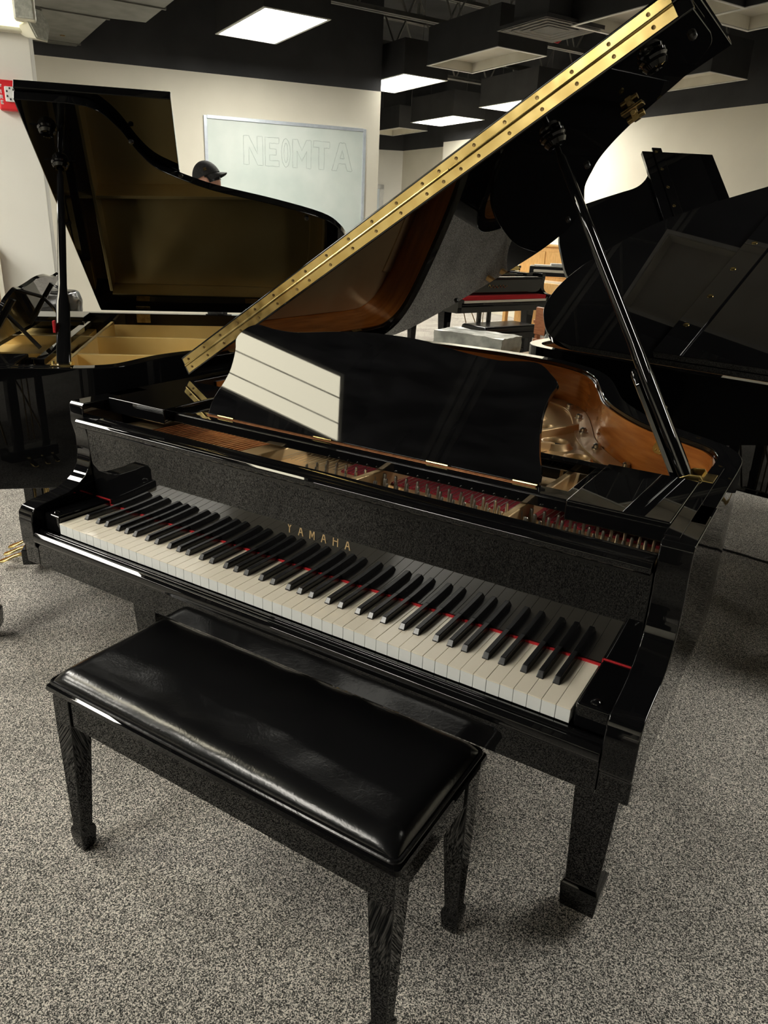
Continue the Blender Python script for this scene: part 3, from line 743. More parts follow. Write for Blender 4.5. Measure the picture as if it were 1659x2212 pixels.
lp_, _ = grand('grand_piano', -1.795, .894, -.813, W=1.40, L=.88, lid=LL, ang=30.28, yf=.953, rimm=GOLD2, plate=GOLD2, rim_in=.925, desk_back=True, tall_struts=True, cups=((1.117,.593),(1.282,.592)), prop=.605)
tag(lp_, 'black grand piano at the left with a raised lid and pale gold iron plate inside', 'grand piano', 'black grand pianos')
LR = [(1.45,.53),(1.45,.72),(1.44,.80),(1.41,.88),(1.35,.98),(1.271,1.075),(1.173,1.19),(1.08,1.29),(.974,1.385),(.9,1.435),(.816,1.475),(.687,1.525),(.58,1.56),(.474,1.58),(.38,1.585),(.292,1.575),(.22,1.555),(.158,1.52),(.07,1.45),(.02,1.38),(0,1.3)]
rn_, _ = grand('grand_piano', 1.858, 1.683, 1.343, W=1.445, L=.86, lid=LR, ang=29.63, yf=.96, batten=(.855,.955))
tag(rn_, 'black grand piano behind the raised lid at right, seen from its back with lid up', 'grand piano', 'black grand pianos')
LF = [(1.5,.53),(1.5,.80),(1.46,.90),(1.36,.98),(1.24,1.04),(1.15,1.12),(1.08,1.25),(.99,1.42),(.9,1.57),(.8,1.65),(.62,1.70),(.443,1.705),(.3,1.70),(.15,1.66),(.05,1.58),(0,1.48)]
rf_, _ = grand('grand_piano', 1.459, 4.321, 2.166, W=1.5, L=.98, lid=LF, ang=37.38, yf=1.02, batten=(.885,.950))
tag(rf_, 'black grand piano farther back at right whose square lid flap rises above the nearer lid', 'grand piano', 'black grand pianos')
fg_, _ = grand('grand_piano', -1.86, 6.0, R(69), W=1.445, L=.9, lid=[(s, .53+(y-.53)*.88) for s, y in LIDO], ang=0.0, yf=.90, desk=False)
tag(fg_, 'distant black grand piano with a red felt runner over its keyboard', 'grand piano', 'black grand pianos')
fg_parts = fg_
b1_, _ = grand('grand_piano', 1.06, -1.20, R(182), W=1.445, L=.9, lid=[(s, .53+(y-.53)*.88) for s, y in LIDO], ang=0.0, yf=.90, desk=False)
tag(b1_, 'black grand piano with closed lid behind the photographer, mirrored in the fallboard', 'grand piano', 'black grand pianos')
b2_, _ = grand('grand_piano', -1.30, -1.45, R(176), W=1.445, L=.9, lid=[(s, .53+(y-.53)*.88) for s, y in LIDO], ang=0.0, yf=.90, desk=False)
tag(b2_, 'second closed black grand piano behind the photographer, left of the other one', 'grand piano', 'black grand pianos')
# red runner over the far keyboard, gold script on its fallboard
bm = NB(); add_box(bm, .0, 1.225, .01, .1435, .7265, .765); o = finish('key_runner', bm, RED, None, .001); o.matrix_world = Matrix.Translation((-1.86, 6.0, 0)) @ Matrix.Rotation(R(69), 4, 'Z')
tag(o, 'long red felt runner covering the keys of the distant grand piano', 'felt runner')
bm = NB(); add_box(bm, -.003, 1.228, 0, .148, .700, .7245); finish('keyboard', bm, IVORY, fg_, .001)
fg_kr = o
bm = NB(); pts = []
for i in range(60):
    t = i/59; pts.append((.46 + t*.28, .141, .845 + .012*math.sin(t*34) * (1.6 if t < .12 else 1) + .004*math.sin(t*11)))
add_tube(bm, pts, .0022, 6); finish('gold_script', bm, BRASS, fg_)

# ------------------------------------------------------------------ bench
bn = empty('piano_bench', (.636, -.055, .027))
hx, hy = .425, .165
zt = .492
def rrect(hx, hy, r, n=5):
    out = []
    for cx_, cy_, a0 in ((hx-r, hy-r, 0), (-hx+r, hy-r, 90), (-hx+r, -hy+r, 180), (hx-r, -hy+r, 270)):
        for k in range(n+1):
            a = R(a0 + 90*k/n); out.append((cx_+r*math.cos(a), cy_+r*math.sin(a)))
    return out
bm = NB(); prev = None
for z, g in ((.440, -.012), (.448, -.002), (.455, .002), (.463, .000), (.468, -.006)):
    r = [bm.verts.new((x, y, z)) for x, y in rrect(hx+g, hy+g, .008)]
    if prev:
        for k in range(len(r)): bm.faces.new((prev[k], prev[(k+1)%len(r)], r[(k+1)%len(r)], r[k]))
    else: bm.faces.new(r[::-1])
    prev = r
bm.faces.new(prev); finish('seat_board', bm, BLK, bn, 0, ang=25)
# padded cushion: grid with rounded edge and slight sag
bm = NB(); NX, NY = 84, 34; cx1, cy1 = hx-.008, hy-.008
def cush(u, v):
    x, y = u*cx1, v*cy1
    ex, ey = (1-abs(u))*cx1, (1-abs(v))*cy1
    e = 1 - (1-min(ex/.045, 1))**2.2; f = 1 - (1-min(ey/.045, 1))**2.2
    hgt = .030*min(e*f, 1)**.6
    hgt += .006*(1-u*u)*(1-v*v) + .0012*math.sin(u*9+v*3)*(1-abs(v)) + .0008*math.sin(u*21-v*6)*(1-abs(u))
    return Vector((x, y, .467 + max(hgt, 0)))
G = []
for i in range(NX+1):
    row = []
    for j in range(NY+1):
        a = i/NX*2-1; b = j/NY*2-1
        a = math.copysign(1-(1-abs(a))**1.5, a); b = math.copysign(1-(1-abs(b))**1.5, b)
        row.append(bm.verts.new(cush(a, b)))
    G.append(row)
for i in range(NX):
    for j in range(NY): bm.faces.new((G[i][j], G[i+1][j], G[i+1][j+1], G[i][j+1]))
finish('cushion', bm, LEATH, bn, 0, ang=80)
bm = NB()
per = rrect(cx1+.001, cy1+.001, .012, 5); add_tube(bm, [(x, y, .470) for x, y in per] + [(*per[0], .470)], .0042, 8)
finish('piping', bm, LEATH, bn, 0)
for a_, b_ in (((-hx+.03, -hy+.012), (hx-.03, -hy+.034)), ((-hx+.03, hy-.034), (hx-.03, hy-.012)), ((-hx+.012, -hy+.03), (-hx+.034, hy-.03)), ((hx-.034, -hy+.03), (hx-.012, hy-.03))):
    bm = NB(); add_box(bm, a_[0], b_[0], a_[1], b_[1], .375, .441); finish('apron', bm, BLK, bn, .0015)
for sx in (-1, 1):
    for sy in (-1, 1):
        bm = NB(); prev = None; X0, Y0 = sx*(hx-.008), sy*(hy-.008)
        for z, w_, g in ((.441,.050,0),(.37,.050,0),(.088,.030,0),(.081,.038,-.004),(.073,.040,-.005),(.035,.034,-.002),(FZ-.027,.026,.002)):
            x1 = X0 - sx*(g if g else 0); y1 = Y0 - sy*(g if g else 0)
            if z < .2:
                cx_, cy_ = X0 - sx*.018, Y0 - sy*.018
                q = [(cx_+a*w_/2, cy_+b*w_/2) for a, b in ((-1,-1),(1,-1),(1,1),(-1,1))]
            else:
                q = sorted([X0, X0 - sx*w_]), sorted([Y0, Y0 - sy*w_]); q = [(q[0][0], q[1][0]), (q[0][1], q[1][0]), (q[0][1], q[1][1]), (q[0][0], q[1][1])]
            r = [bm.verts.new((x, y, z)) for x, y in q]
            if prev:
                for k in range(4): bm.faces.new((prev[k], prev[(k+1)%4], r[(k+1)%4], r[k]))
            else: bm.faces.new(r)
            prev = r
        bm.faces.new(prev[::-1]); finish('leg', bm, BLK, bn, .0015)
tag(bn, 'black piano bench with padded leather seat in front of the foreground keyboard', 'bench')
#--PART3
# ------------------------------------------------------------------ whiteboard
M = wall_frame((*cA[:2],), (*cB[:2],), 0, 0)
Mi = M.inverted()
def onwall(x, y, z): return Mi @ Vector((x, y, z))
a_ = onwall(-5.023, 5.687, 2.438); b_ = onwall(-3.855, 7.125, 2.432)
x0, x1, z1, z0 = a_.x, b_.x, 2.435, 1.20
e = empty('whiteboard', (0,0,0)); e.matrix_world = M @ Matrix.Translation((x0, 0, z0)); wbw, wbh = x1-x0, z1-z0
bm = NB(); add_box(bm, 0, wbw, -.016, -.001, 0, wbh); finish('board_panel', bm, WB, e, .001)
bm = NB()
for q in ((-.005, .03, 0, wbh), (wbw-.03, wbw+.005, 0, wbh), (.03, wbw-.03, wbh-.03, wbh+.005), (.03, wbw-.03, -.005, .03)):
    add_box(bm, q[0], q[1], -.030, -.001, q[2], q[3])
finish('board_frame', bm, ALU, e, .003)
bm = NB(); add_box(bm, .1, wbw-.1, -.09, -.028, -.02, -.005); add_box(bm, .1, wbw-.1, -.092, -.086, -.02, .005); finish('pen_tray', bm, ALU, e, .002)
OUT = {
 'N': [[(0,0),(0,1),(.28,1),(.72,.38),(.72,1),(1,1),(1,0),(.72,0),(.28,.62),(.28,0),(0,0)]],
 'E': [[(0,0),(0,1),(1,1),(1,.8),(.32,.8),(.32,.6),(.8,.6),(.8,.4),(.32,.4),(.32,.2),(1,.2),(1,0),(0,0)]],
 'O': [[(.5+.5*math.cos(t*math.pi/8), .5+.5*math.sin(t*math.pi/8)) for t in range(17)], [(.5+.22*math.cos(t*math.pi/8), .5+.34*math.sin(t*math.pi/8)) for t in range(17)]],
 'M': [[(0,0),(0,1),(.25,1),(.5,.62),(.75,1),(1,1),(1,0),(.76,0),(.76,.6),(.5,.25),(.24,.6),(.24,0),(0,0)]],
 'T': [[(.33,0),(.33,.78),(0,.78),(0,1),(1,1),(1,.78),(.67,.78),(.67,0),(.33,0)]],
 'A': [[(0,0),(.36,1),(.64,1),(1,0),(.76,0),(.66,.26),(.34,.26),(.24,0),(0,0)], [(.4,.44),(.6,.44),(.5,.74),(.4,.44)]]}
la = onwall(-4.756, 6.015, 0).x - x0; lb = onwall(-3.95, 7.005, 0).x - x0
tw = (lb-la); lw = [.19,.14,.09,.19,.17,.22]; gaps = (tw - sum(lw)*tw/1.12)/5
xx = la
for ch, wd in zip('NEOMTA', lw):
    bm = NB(); ww = wd*tw/1.12
    for poly in OUT[ch]:
        pts = []
        for p, q in zip(poly, poly[1:]):
            for k in range(4): pts.append((p[0]+(q[0]-p[0])*k/4, p[1]+(q[1]-p[1])*k/4))
        pts.append(poly[-1])
        P3 = [(xx + p[0]*ww + random.uniform(-.002,.002), -.0165, (1.975-z0) + p[1]*.295 + random.uniform(-.003,.003) - .04*(xx-la)/tw*0) for p in pts]
        add_tube(bm, P3, .0032, 5)
    finish('marker_letter', bm, INK, e, 0); xx += ww + gaps
tag(e, 'aluminium framed whiteboard on the left wall with NEOMTA in faded outlined letters', 'whiteboard')

# ------------------------------------------------------------------ alarm and emergency light on the column
def onc(px_, py_):
    """ray through a photo point onto the front face of the column, in column coordinates"""
    d = fwd + r2*((px_-W_/2)/1590.56) - u2*((py_-H_/2)/1590.56)
    n = colM.to_3x3().col[1]; t = (cc-CAM).dot(n)/d.dot(n); return colM.inverted() @ (CAM + d*t)
p0 = onc(2, 240); p1 = onc(44, 178)
e = empty('fire_alarm', (0,0,0)); e.matrix_world = colM @ Matrix.Translation((p0.x, 0, p0.z)); aw, ah = p1.x-p0.x, p1.z-p0.z
bm = NB(); add_box(bm, 0, aw, -.06, -.001, 0, ah); finish('alarm_body', bm, ALARM, e, .012)
bm = NB(); add_box(bm, aw*.32, aw*.86, -.075, -.058, ah*.28, ah*.78); finish('strobe_lens', bm, WHITEP, e, .006)
bm = NB()
for k in range(7):
    an = k*2*math.pi/7; add_box(bm, aw*.59+.022*math.cos(an)-.004, aw*.59+.022*math.cos(an)+.004, -.0765, -.0745, ah*.54+.028*math.sin(an)-.005, ah*.54+.028*math.sin(an)+.005)
finish('strobe_grille', bm, HOUS, e, 0, smooth=False)
for i, ch in enumerate('FIRE'):
    finish('letter', letter_bm(ch, .010, .016, .004, .002, Matrix.Translation((aw*.12, -.0605, ah*(.72-.17*i)))), WHITEP, e, 0, smooth=False)
tag(e, 'red wall-mounted fire alarm strobe on the white column at left', 'fire alarm')
q0 = onc(-60, 62); q1 = onc(52, 0)
e = empty('emergency_light', (0,0,0)); e.matrix_world = colM
bm = NB(); add_box(bm, q0.x, min(q1.x, -.01)+.03, -.07, -.001, q0.z, q0.z+.24); finish('light_box', bm, PLAST, e, .008)
bm = NB(); add_box(bm, q0.x+.02, min(q1.x, -.01)-.02, -.073, -.069, q0.z+.02, q0.z+.22); finish('sign_face', bm, SIGNL, e, .002)
c = onc(57, 30)
bm = NB(); add_box(bm, c.x-.055, c.x+.055, -.17, -.11, c.z-.065, c.z+.075); add_tube(bm, [(c.x, -.11, c.z), (c.x, -.06, c.z)], .02, 12); h1 = finish('lamp_head', bm, PLAST, e, .015)
bm = NB(); add_box(bm, c.x-.045, c.x+.045, -.176, -.168, c.z-.055, c.z+.06); finish('lamp_lens', bm, LENS, h1, .006)
c = onc(77, 62)
bm = NB(); add_lathe(bm, [(.03,-.08),(.06,-.04),(.085,.03),(.09,.04)], 6, align((.75,-.55,.15), (c.x-.01, -.06, c.z)))
add_tube(bm, [(c.x-.10, -.05, c.z), (c.x-.03, -.06, c.z)], .02, 10)
h2 = finish('lamp_head', bm, PLAST, e, .004)
bm = NB(); add_lathe(bm, [(.082,.041),(.080,.047),(.0,.049)], 6, align((.75,-.55,.15), (c.x-.01, -.06, c.z))); finish('lamp_lens', bm, LENS, h2)
tag(e, 'cream emergency light unit with two lamp heads at the top of the white column', 'emergency light')

# ------------------------------------------------------------------ person
def person(loc, rz):
    e = empty('person', loc, rz)
    bm = NB()
    V = {}
    J = [('pelvis',(0,0,.93),.155,.11),('waist',(0,0,1.06),.14,.10),('chest',(0,.0,1.27),.165,.115),('neckb',(0,-.01,1.43),.085,.07),('neck',(0,-.035,1.49),.055,.055),
     ('sl',(.16,0,1.39),.062,.06),('el',(.235,-.03,1.12),.045,.045),('wl',(.22,-.20,.95),.030,.028),
     ('sr',(-.16,0,1.39),.062,.06),('er',(-.235,-.03,1.12),.045,.045),('wr',(-.22,-.20,.95),.030,.028),
     ('hl',(.09,0,.90),.09,.09),('kl',(.10,-.02,.50),.06,.06),('al',(.10,.02,.10),.042,.045),('fl',(.11,-.14,.04),.045,.03),
     ('hr',(-.09,0,.90),.09,.09),('kr',(-.10,-.02,.50),.06,.06),('ar',(-.10,.02,.10),.042,.045),('fr',(-.11,-.14,.04),.045,.03)]
    E_ = [('pelvis','waist'),('waist','chest'),('chest','neckb'),('neckb','neck'),('chest','sl'),('sl','el'),('el','wl'),('chest','sr'),('sr','er'),('er','wr'),('pelvis','hl'),('hl','kl'),('kl','al'),('al','fl'),('pelvis','hr'),('hr','kr'),('kr','ar'),('ar','fr')]
    me = bpy.data.meshes.new('body')
    idx = {n[0]: i for i, n in enumerate(J)}
    me.from_pydata([n[1] for n in J], [(idx[a], idx[b]) for a, b in E_], [])
    o = bpy.data.objects.new('body', me); COL.objects.link(o); o.parent = e
    sk = o.modifiers.new('skin', 'SKIN'); sk.use_smooth_shade = True
    for i, n in enumerate(J): me.skin_vertices[0].data[i].radius = (n[2], n[3])
    me.skin_vertices[0].data[0].use_root = True
    ss = o.modifiers.new('sub', 'SUBSURF'); ss.levels = 2; ss.render_levels = 2
    me.materials.append(CLOTHB)
    # hands with fingers
    for s in (-1, 1):
        m2 = bpy.data.meshes.new('hand'); base = Vector((s*.22, -.20, .95))
        vs = [base, base+Vector((-s*.005,-.05,-.045)), base+Vector((-s*.01,-.085,-.07))]; rad = [.026,.032,.030]; ed = [(0,1),(1,2)]
        for k in range(4):
            b0 = base + Vector((-s*.01 + (k-1.5)*.019, -.095, -.075)); ln = (.030,.036,.033,.024)[k]
            a = len(vs); vs += [b0, b0+Vector((0,-ln,-.016)), b0+Vector((0,-ln*1.5,-.045)), b0+Vector((0,-ln*1.4,-.068))]; rad += [.0095,.009,.0085,.007]; ed += [(2,a),(a,a+1),(a+1,a+2),(a+2,a+3)]
        a = len(vs); b0 = base+Vector((-s*.035,-.045,-.035)); vs += [b0, b0+Vector((-s*.018,-.030,-.012)), b0+Vector((-s*.02,-.055,-.03))]; rad += [.011,.010,.008]; ed += [(1,a),(a,a+1),(a+1,a+2)]
        m2.from_pydata(vs, ed, []); h = bpy.data.objects.new('hand', m2); COL.objects.link(h); h.parent = e
        k_ = h.modifiers.new('skin', 'SKIN'); k_.use_smooth_shade = True
        for i, r_ in enumerate(rad): m2.skin_vertices[0].data[i].radius = (r_, r_)
        m2.skin_vertices[0].data[0].use_root = True
        q = h.modifiers.new('sub', 'SUBSURF'); q.levels = 1; q.render_levels = 1; m2.materials.append(SKIN)
    # head (face towards -y), tipped down
    HM = Matrix.Translation((0, -.055, 1.565)) @ Matrix.Rotation(R(22), 4, 'X')
    bm = NB(); bmesh.ops.create_uvsphere(bm, u_segments=28, v_segments=20, radius=1)
    for v in bm.verts:
        x, y, z = v.co; k = 1 - .22*max(0, -z)
        p = Vector((x*.077*k, y*.098, z*.118))
        if y < -.2: p.y *= .93
        if y < -.75 and -.35 < z < .1 and abs(x) < .22: p.y -= .022*(1-abs(x)/.22)*(1-abs(z+.12)/.25)   # nose
        if y < -.6 and .02 < z < .25 and .25 < abs(x) < .6: p.y += .008                                  # eye sockets
        if y < -.7 and -.62 < z < -.45 and abs(x) < .35: p.y -= .004
        v.co = HM @ p
    finish('head', bm, SKIN, e, 0, ang=80)
    for s in (-1, 1):
        bm = NB(); bmesh.ops.create_uvsphere(bm, u_segments=12, v_segments=8, radius=1)
        for v in bm.verts: v.co = HM @ Vector((s*.078+v.co.x*.010, .008+v.co.y*.018, -.01+v.co.z*.032))
        finish('ear', bm, SKIN, e, 0, ang=80)
        bm = NB(); bmesh.ops.create_uvsphere(bm, u_segments=10, v_segments=8, radius=.011)
        for v in bm.verts: v.co = HM @ (v.co + Vector((s*.030, -.083, .012)))
        finish('eye', bm, [WHITEP], e, 0, ang=80)
    bm = NB(); add_tube(bm, [HM @ Vector((-.024,-.086,-.060)), HM @ Vector((0,-.092,-.058)), HM @ Vector((.024,-.086,-.060))], .005, 8); finish('mouth', bm, BROWN, e)
    # hair and cap worn backwards
    bm = NB(); bmesh.ops.create_uvsphere(bm, u_segments=24, v_segments=16, radius=1)
    for v in list(bm.verts):
        if v.co.z < -.35 or (v.co.y < -.1 and v.co.z < .3): bm.verts.remove(v)
    for v in bm.verts: v.co = HM @ Vector((v.co.x*.082, v.co.y*.101+.003, v.co.z*.12))
    finish('hair', bm, BLK2, e, 0, ang=80)
    bm = NB(); bmesh.ops.create_uvsphere(bm, u_segments=28, v_segments=20, radius=1)
    for v in list(bm.verts):
        if v.co.z < .12 : bm.verts.remove(v)
    for v in bm.verts: v.co = HM @ Vector((v.co.x*.091, v.co.y*.112+.004, v.co.z*.135+.012))
    cap = finish('cap', bm, CLOTHB, e, 0, ang=80)
    bm = NB(); A = []; B = []
    for k in range(11):
        a = R(180*k/10); A.append(HM @ Vector((.085*math.cos(a), .03+.085*math.sin(a)*.9, .030))); B.append(HM @ Vector((.078*math.cos(a), .045+.120*math.sin(a), .008 - .012*abs(math.cos(a)))))
    A_ = [bm.verts.new(p) for p in A]; B_ = [bm.verts.new(p) for p in B]; C_ = [bm.verts.new(p+Vector((0,0,-.004))) for p in A]; D_ = [bm.verts.new(p+Vector((0,0,-.004))) for p in B]
    for k in range(10):
        bm.faces.new((A_[k],A_[k+1],B_[k+1],B_[k])); bm.faces.new((C_[k],D_[k],D_[k+1],C_[k+1])); bm.faces.new((B_[k],B_[k+1],D_[k+1],D_[k]))
    finish('cap_brim', bm, CLOTHB, cap, 0)
    bm = NB(); 
    for dz in (-.008, 0, .008): add_tube(bm, [HM @ Vector((.0895,.018,.075+dz)), HM @ Vector((.086,.042,.073+dz))], .0025, 6)
    finish('cap_emblem', bm, BRASS, cap)
    return e
pz_ = person((-3.11, 3.815, FZ), R(-58))
pz_.scale = (1.035, 1.035, 1.035)
tag(pz_, 'person in a dark cap and dark clothes standing beside the whiteboard, behind the left lid', 'person')

# ------------------------------------------------------------------ background furniture
def local(name, x, y, rz, label, cat, group=None):
    return tag(empty(name, (x, y, 0), rz), label, cat, group)
# adjustable bench at the distant grand
def far_bench():
    e = local('piano_bench', -1.50, 6.10, R(69), 'black adjustable bench with chrome side knobs before the distant grand piano', 'bench')
    bm = NB(); add_box(bm, -.37, .37, -.18, .18, .46, .53); c = finish('cushion', bm, LEATH, e, .03, seg=5)
    bm = NB(); add_box(bm, -.35, .35, -.16, .16, .40, .46); finish('seat_frame', bm, BLK2, e, .004)
    for s in (-1, 1):
        bm = NB(); add_tube(bm, [(s*.35, 0, .43), (s*.40, 0, .43)], .02, 14); finish('adjusting_knob', bm, STEEL, e)
        for t in (-1, 1):
            bm = NB(); add_box(bm, s*.31-.028, s*.31+.028, t*.12-.028, t*.12+.028, FZ, .40); finish('leg', bm, BLK2, e, .004)
far_bench()
# bench wrapped in clear plastic
e = local('wrapped_bench', -1.17, 4.93, R(-8), 'low bench wrapped in wrinkled clear plastic beyond the foreground music desk', 'bench')
bm = NB(); add_box(bm, -.38, .30, -.16, .16, .38, .58)
bmesh.ops.subdivide_edges(bm, edges=bm.edges[:], cuts=7, use_grid_fill=True)
for v in bm.verts: v.co += Vector((random.uniform(-.006,.006), random.uniform(-.006,.006), random.uniform(-.006,.006)))
finish('plastic_wrap', bm, PLASW, e, 0, ang=60)
bm = NB(); add_box(bm, -.35, .28, -.14, .14, .33, .36); finish('seat_frame', bm, BLK2, e, .003)
for sx in (-.32, .25):
    for sy in (-.12, .12):
        bm = NB(); add_box(bm, sx-.02, sx+.02, sy-.02, sy+.02, FZ, .33); finish('leg', bm, BLK2, e, .003)
# honey stool beside it
e = local('wooden_stool', -.62, 4.95, R(-14), 'honey coloured wooden bench end beside the plastic wrapped bench', 'stool')
bm = NB(); add_box(bm, -.22, .22, -.15, .15, .40, .45); finish('seat', bm, OAK, e, .006)
for sx in (-.18, .18):
    for sy in (-.11, .11):
        bm = NB(); add_box(bm, sx-.018, sx+.018, sy-.018, sy+.018, FZ, .40); finish('leg', bm, OAK, e, .003)
# reddish wooden armchair
e = local('wooden_armchair', -.72, 5.95, R(150), 'reddish wooden armchair arm visible between the distant bench and right pianos', 'chair')
bm = NB(); add_box(bm, -.25, .25, -.24, .24, .40, .46); finish('seat', bm, BROWN, e, .01)
bm = NB(); add_box(bm, -.25, .25, .20, .24, .50, .75); finish('backrest', bm, BROWN, e, .01)
for s in (-1, 1):
    bm = NB(); add_box(bm, s*.25-.02, s*.25+.02, -.24, .24, .60, .63); add_box(bm, s*.25-.018, s*.25+.018, -.22, -.18, .46, .60); finish('arm', bm, BROWN, e, .005)
    for t in (-1, 1):
        bm = NB(); add_box(bm, s*.22-.02, s*.22+.02, t*.21-.02, t*.21+.02, FZ, .40 if t < 0 else .5); finish('leg', bm, BROWN, e, .004)
# digital piano with papers on a stand
def digital(x, y, rz, label, z=.92):
    e = local('digital_piano', x, y, rz, label, 'digital piano')
    bm = NB(); add_box(bm, -.65, .65, -.15, .22, z, z+.11); finish('keyboard_body', bm, BLK2, e, .01)
    bm = NB(); add_box(bm, -.6, .6, -.155, -.02, z+.045, z+.075); finish('keyboard', bm, IVORY, e, .003)
    bm = NB(); add_box(bm, -.6, .6, .0, .2, z+.11, z+.118); finish('control_panel', bm, FRAME, e, .002)
    for s in (-1, 1):
        bm = NB(); add_tube(bm, [(s*.5, -.15, FZ+.01), (s*.5, .17, z)], .014, 8); add_tube(bm, [(s*.5, .2, FZ+.01), (s*.5, -.12, z)], .014, 8); finish('stand_leg', bm, BLK2, e)
    bm = NB(); add_tube(bm, [(-.5, .03, .5), (.5, .03, .5)], .012, 8); finish('stand_bar', bm, BLK2, e)
    return e
d_ = digital(-1.30, 8.05, R(20), 'grey digital piano on a black stand just right of the distant grand piano')
for i, (dx_, dy_, m_, lab) in enumerate(((-.30,.09,PAPER,'white sheet of paper lying on the grey digital piano'), (-.02,.10,PINKP,'pink covered booklet lying on the grey digital piano'), (.25,.09,PAPER,'white booklet at the right end of the grey digital piano'))):
    M_ = Matrix.Translation((-1.30, 8.05, 1.040)) @ Matrix.Rotation(R(20), 4, 'Z') @ Matrix.Translation((dx_, dy_, 0)) @ Matrix.Rotation(R(4+i*5), 4, 'Z')
    bm = NB(); add_box(bm, -.11, .11, -.08, .08, 0, .02); o = finish('booklet', bm, m_, None, .002); o.matrix_world = M_; tag(o, lab, 'booklet')
# honey oak upright
e = local('upright_piano', -1.98, 9.15, R(-24), 'honey oak upright piano against the far wall, seen past the curved lid edge', 'upright piano')
bm = NB(); add_box(bm, -.74, .74, -.05, .30, FZ+.05, 1.22); finish('case', bm, OAK, e, .01)
bm = NB(); add_box(bm, -.76, .76, -.08, .32, 1.22, 1.25); finish('top_lid', bm, OAK, e, .006)
bm = NB(); add_box(bm, -.74, .74, -.32, -.05, .62, .78); finish('key_shelf', bm, OAK, e, .01)
bm = NB(); add_box(bm, -.62, .62, -.30, -.12, .775, .80); finish('keyboard', bm, IVORY, e, .002)
for k in (-1, 0, 1):
    bm = NB(); add_box(bm, k*.46-.21, k*.46+.21, -.062, -.05, .84, 1.16); finish('front_panel', bm, OAK, e, .006)
for s in (-1, 1):
    bm = NB(); add_box(bm, s*.68-.03, s*.68+.03, -.31, -.25, FZ, .62); finish('leg', bm, OAK, e, .006)
bm = NB(); add_box(bm, -.70, .70, -.03, .28, 1.252, 1.262); o = finish('table_runner', bm, PAPER, None, .002); o.matrix_world = Matrix.Translation((-1.98, 9.15, 0)) @ Matrix.Rotation(R(-24), 4, 'Z'); tag(o, 'white cloth runner lying along the top of the oak upright piano', 'runner')
bm = NB(); add_box(bm, 0, .7, -.02, .02, 0, .30); o = finish('picture', bm, OAK, None, .006); o.matrix_world = Matrix.Translation((-1.98, 9.15, 1.263)) @ Matrix.Rotation(R(-24), 4, 'Z') @ Matrix.Translation((0, .12, 0)); tag(o, 'honey wood picture frame standing on top of the oak upright piano', 'picture frame')
# black leather armchair behind the left piano
def puffy(name, x0, x1, y0, y1, z0, z1, b=.05, am=.006):
    bm = NB(); add_box(bm, x0, x1, y0, y1, z0, z1); bmesh.ops.subdivide_edges(bm, edges=bm.edges[:], cuts=6, use_grid_fill=True)
    c = Vector(((x0+x1)/2, (y0+y1)/2, (z0+z1)/2)); hs = Vector(((x1-x0)/2, (y1-y0)/2, (z1-z0)/2))
    for v in bm.verts:
        u = Vector([(v.co[i]-c[i])/hs[i] for i in range(3)])
        for i in range(3):
            j, k = (i+1) % 3, (i+2) % 3
            v.co[i] = c[i] + hs[i]*u[i]*math.sqrt(max(0, 1 - .22*u[j]**2 - .22*u[k]**2 + .1*u[j]**2*u[k]**2))
        v.co += Vector([random.uniform(-am, am) for _ in range(3)])
    o = finish(name, bm, LEATH, e, 0, ang=80); s_ = o.modifiers.new('sub', 'SUBSURF'); s_.levels = 1; s_.render_levels = 2; return o
puffy_parent = e = local('leather_bag', -2.44, 1.74, R(30), 'wrinkled black leather bag behind the left grand piano, next to the white column', 'bag')
puffy('bag_body', -.17, .17, -.12, .12, .815, .99, am=.006)
bm = NB(); add_tube(bm, catmull([(-.10,-.02,.96),(-.07,-.03,1.0),(0,-.03,1.012),(.07,-.03,1.0),(.10,-.02,.96)], 5), .008, 8); finish('bag_handle', bm, LEATH, e)
e = local('side_cabinet', -2.44, 1.74, R(30), 'low black cabinet under the leather bag behind the left grand piano', 'cabinet')
bm = NB(); add_box(bm, -.20, .20, -.15, .15, FZ, .79); finish('cabinet_body', bm, BLK2, e, .004)
bm = NB(); add_box(bm, -.215, .215, -.165, .165, .79, .799); finish('cabinet_top', bm, BLK2, e, .003)
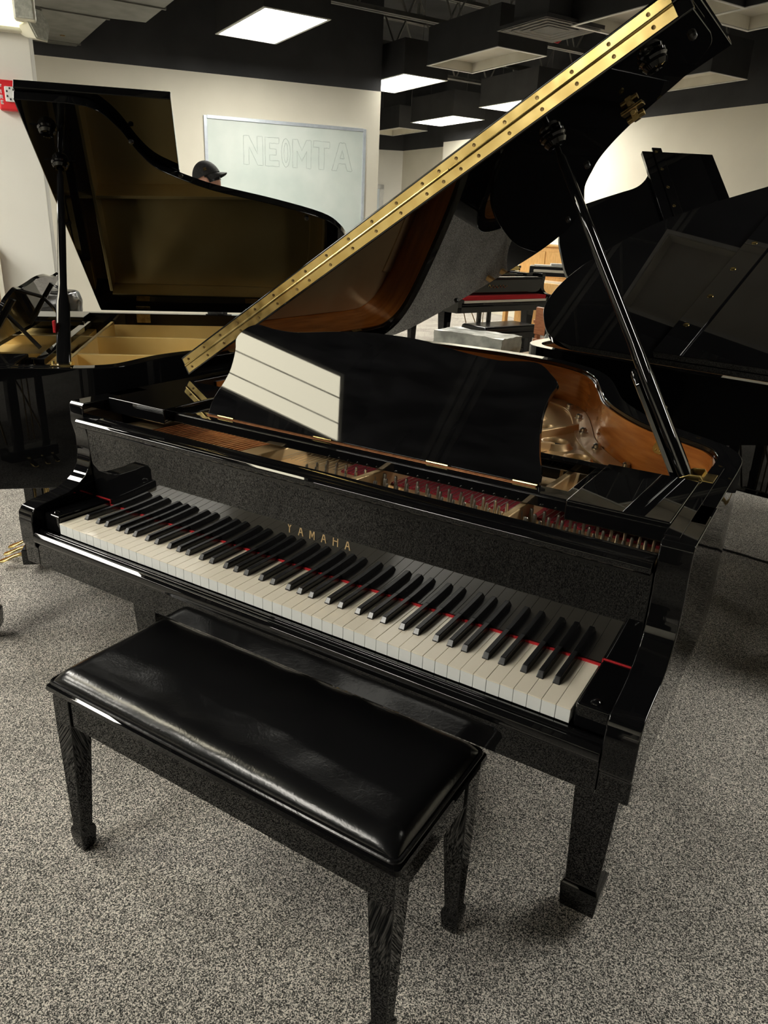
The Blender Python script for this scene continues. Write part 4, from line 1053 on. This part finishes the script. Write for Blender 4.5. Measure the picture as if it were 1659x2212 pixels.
for sx in (-1, 1):
    bm = NB(); add_box(bm, min(sx*.004, sx*.19), max(sx*.004, sx*.19), -.162, -.151, FZ+.05, .77); dr = finish('door', bm, BLK2, e, .002)
    bm = NB(); add_lathe(bm, [(.008,0),(.008,.008),(.013,.014),(.010,.022),(0,.024)], 12, align((0,-1,0), (sx*.03, -.162, .45))); finish('knob', bm, STEEL, dr)
# bookcase left of the column
e = local('bookcase', -3.205, 1.528, jd, 'light wooden bookcase at the left edge beside the white column', 'bookcase')
bm = NB()
add_box(bm, .30, .325, -.14, .14, FZ, 1.22); finish('side_panel', bm, OAK, e, .002)
bm = NB(); add_box(bm, -.5, -.475, -.14, .14, FZ, 1.22); finish('side_panel', bm, OAK, e, .002)
for z in (.1, .45, .80, 1.195):
    bm = NB(); add_box(bm, -.475, .30, -.14, .14, z, z+.022); finish('shelf', bm, OAK, e, .001)
bm = NB(); add_box(bm, -.475, .30, .125, .14, .1, 1.2); finish('back_panel', bm, OAK, e, 0)
Mb = Matrix.Translation((-3.205, 1.528, 0)) @ Matrix.Rotation(jd, 4, 'Z')
shades = [(BLUEP,'blue'),(PAPER,'white'),(CLOTHB,'black'),(BLUEP,'blue'),(PAPER,'white'),(PINKP,'pink')]
for sh, z in enumerate((.824,)):
    x = .29
    for i in range(4):
        t_ = random.uniform(.02, .04); hh = random.uniform(.22, .31); m_, cn = shades[(i*2+sh) % 6]
        bm = NB(); add_box(bm, x-t_, x-.001, -.11, .08, z, z+hh); o = finish('book', bm, m_, None, .001); o.matrix_world = Mb
        tag(o, cn + ' book, ' + ('rightmost','second from the right','third from the right','fourth from the right')[i] + ' on the bookcase shelf at the left edge', 'book', 'books on the bookcase shelf'); x -= t_
# cable on the carpet
pts = [(.93,2.76),(1.02,2.69),(1.078,2.655),(1.12,2.60),(1.183,2.588),(1.27,2.575),(1.404,2.55),(1.6,2.58),(1.85,2.62)]
bm = NB(); add_tube(bm, [(x, y, FZ+.005) for x, y in catmull(pts, 6)], .0045, 8); add_tube(bm, catmull([(1.11,2.61,FZ+.006),(1.13,2.53,FZ+.005),(1.12,2.46,FZ+.005)], 5), .004, 6)
tag(finish('power_cable', bm, CABLE), 'thin black cable trailing over the carpet at the right of the foreground piano', 'cable')
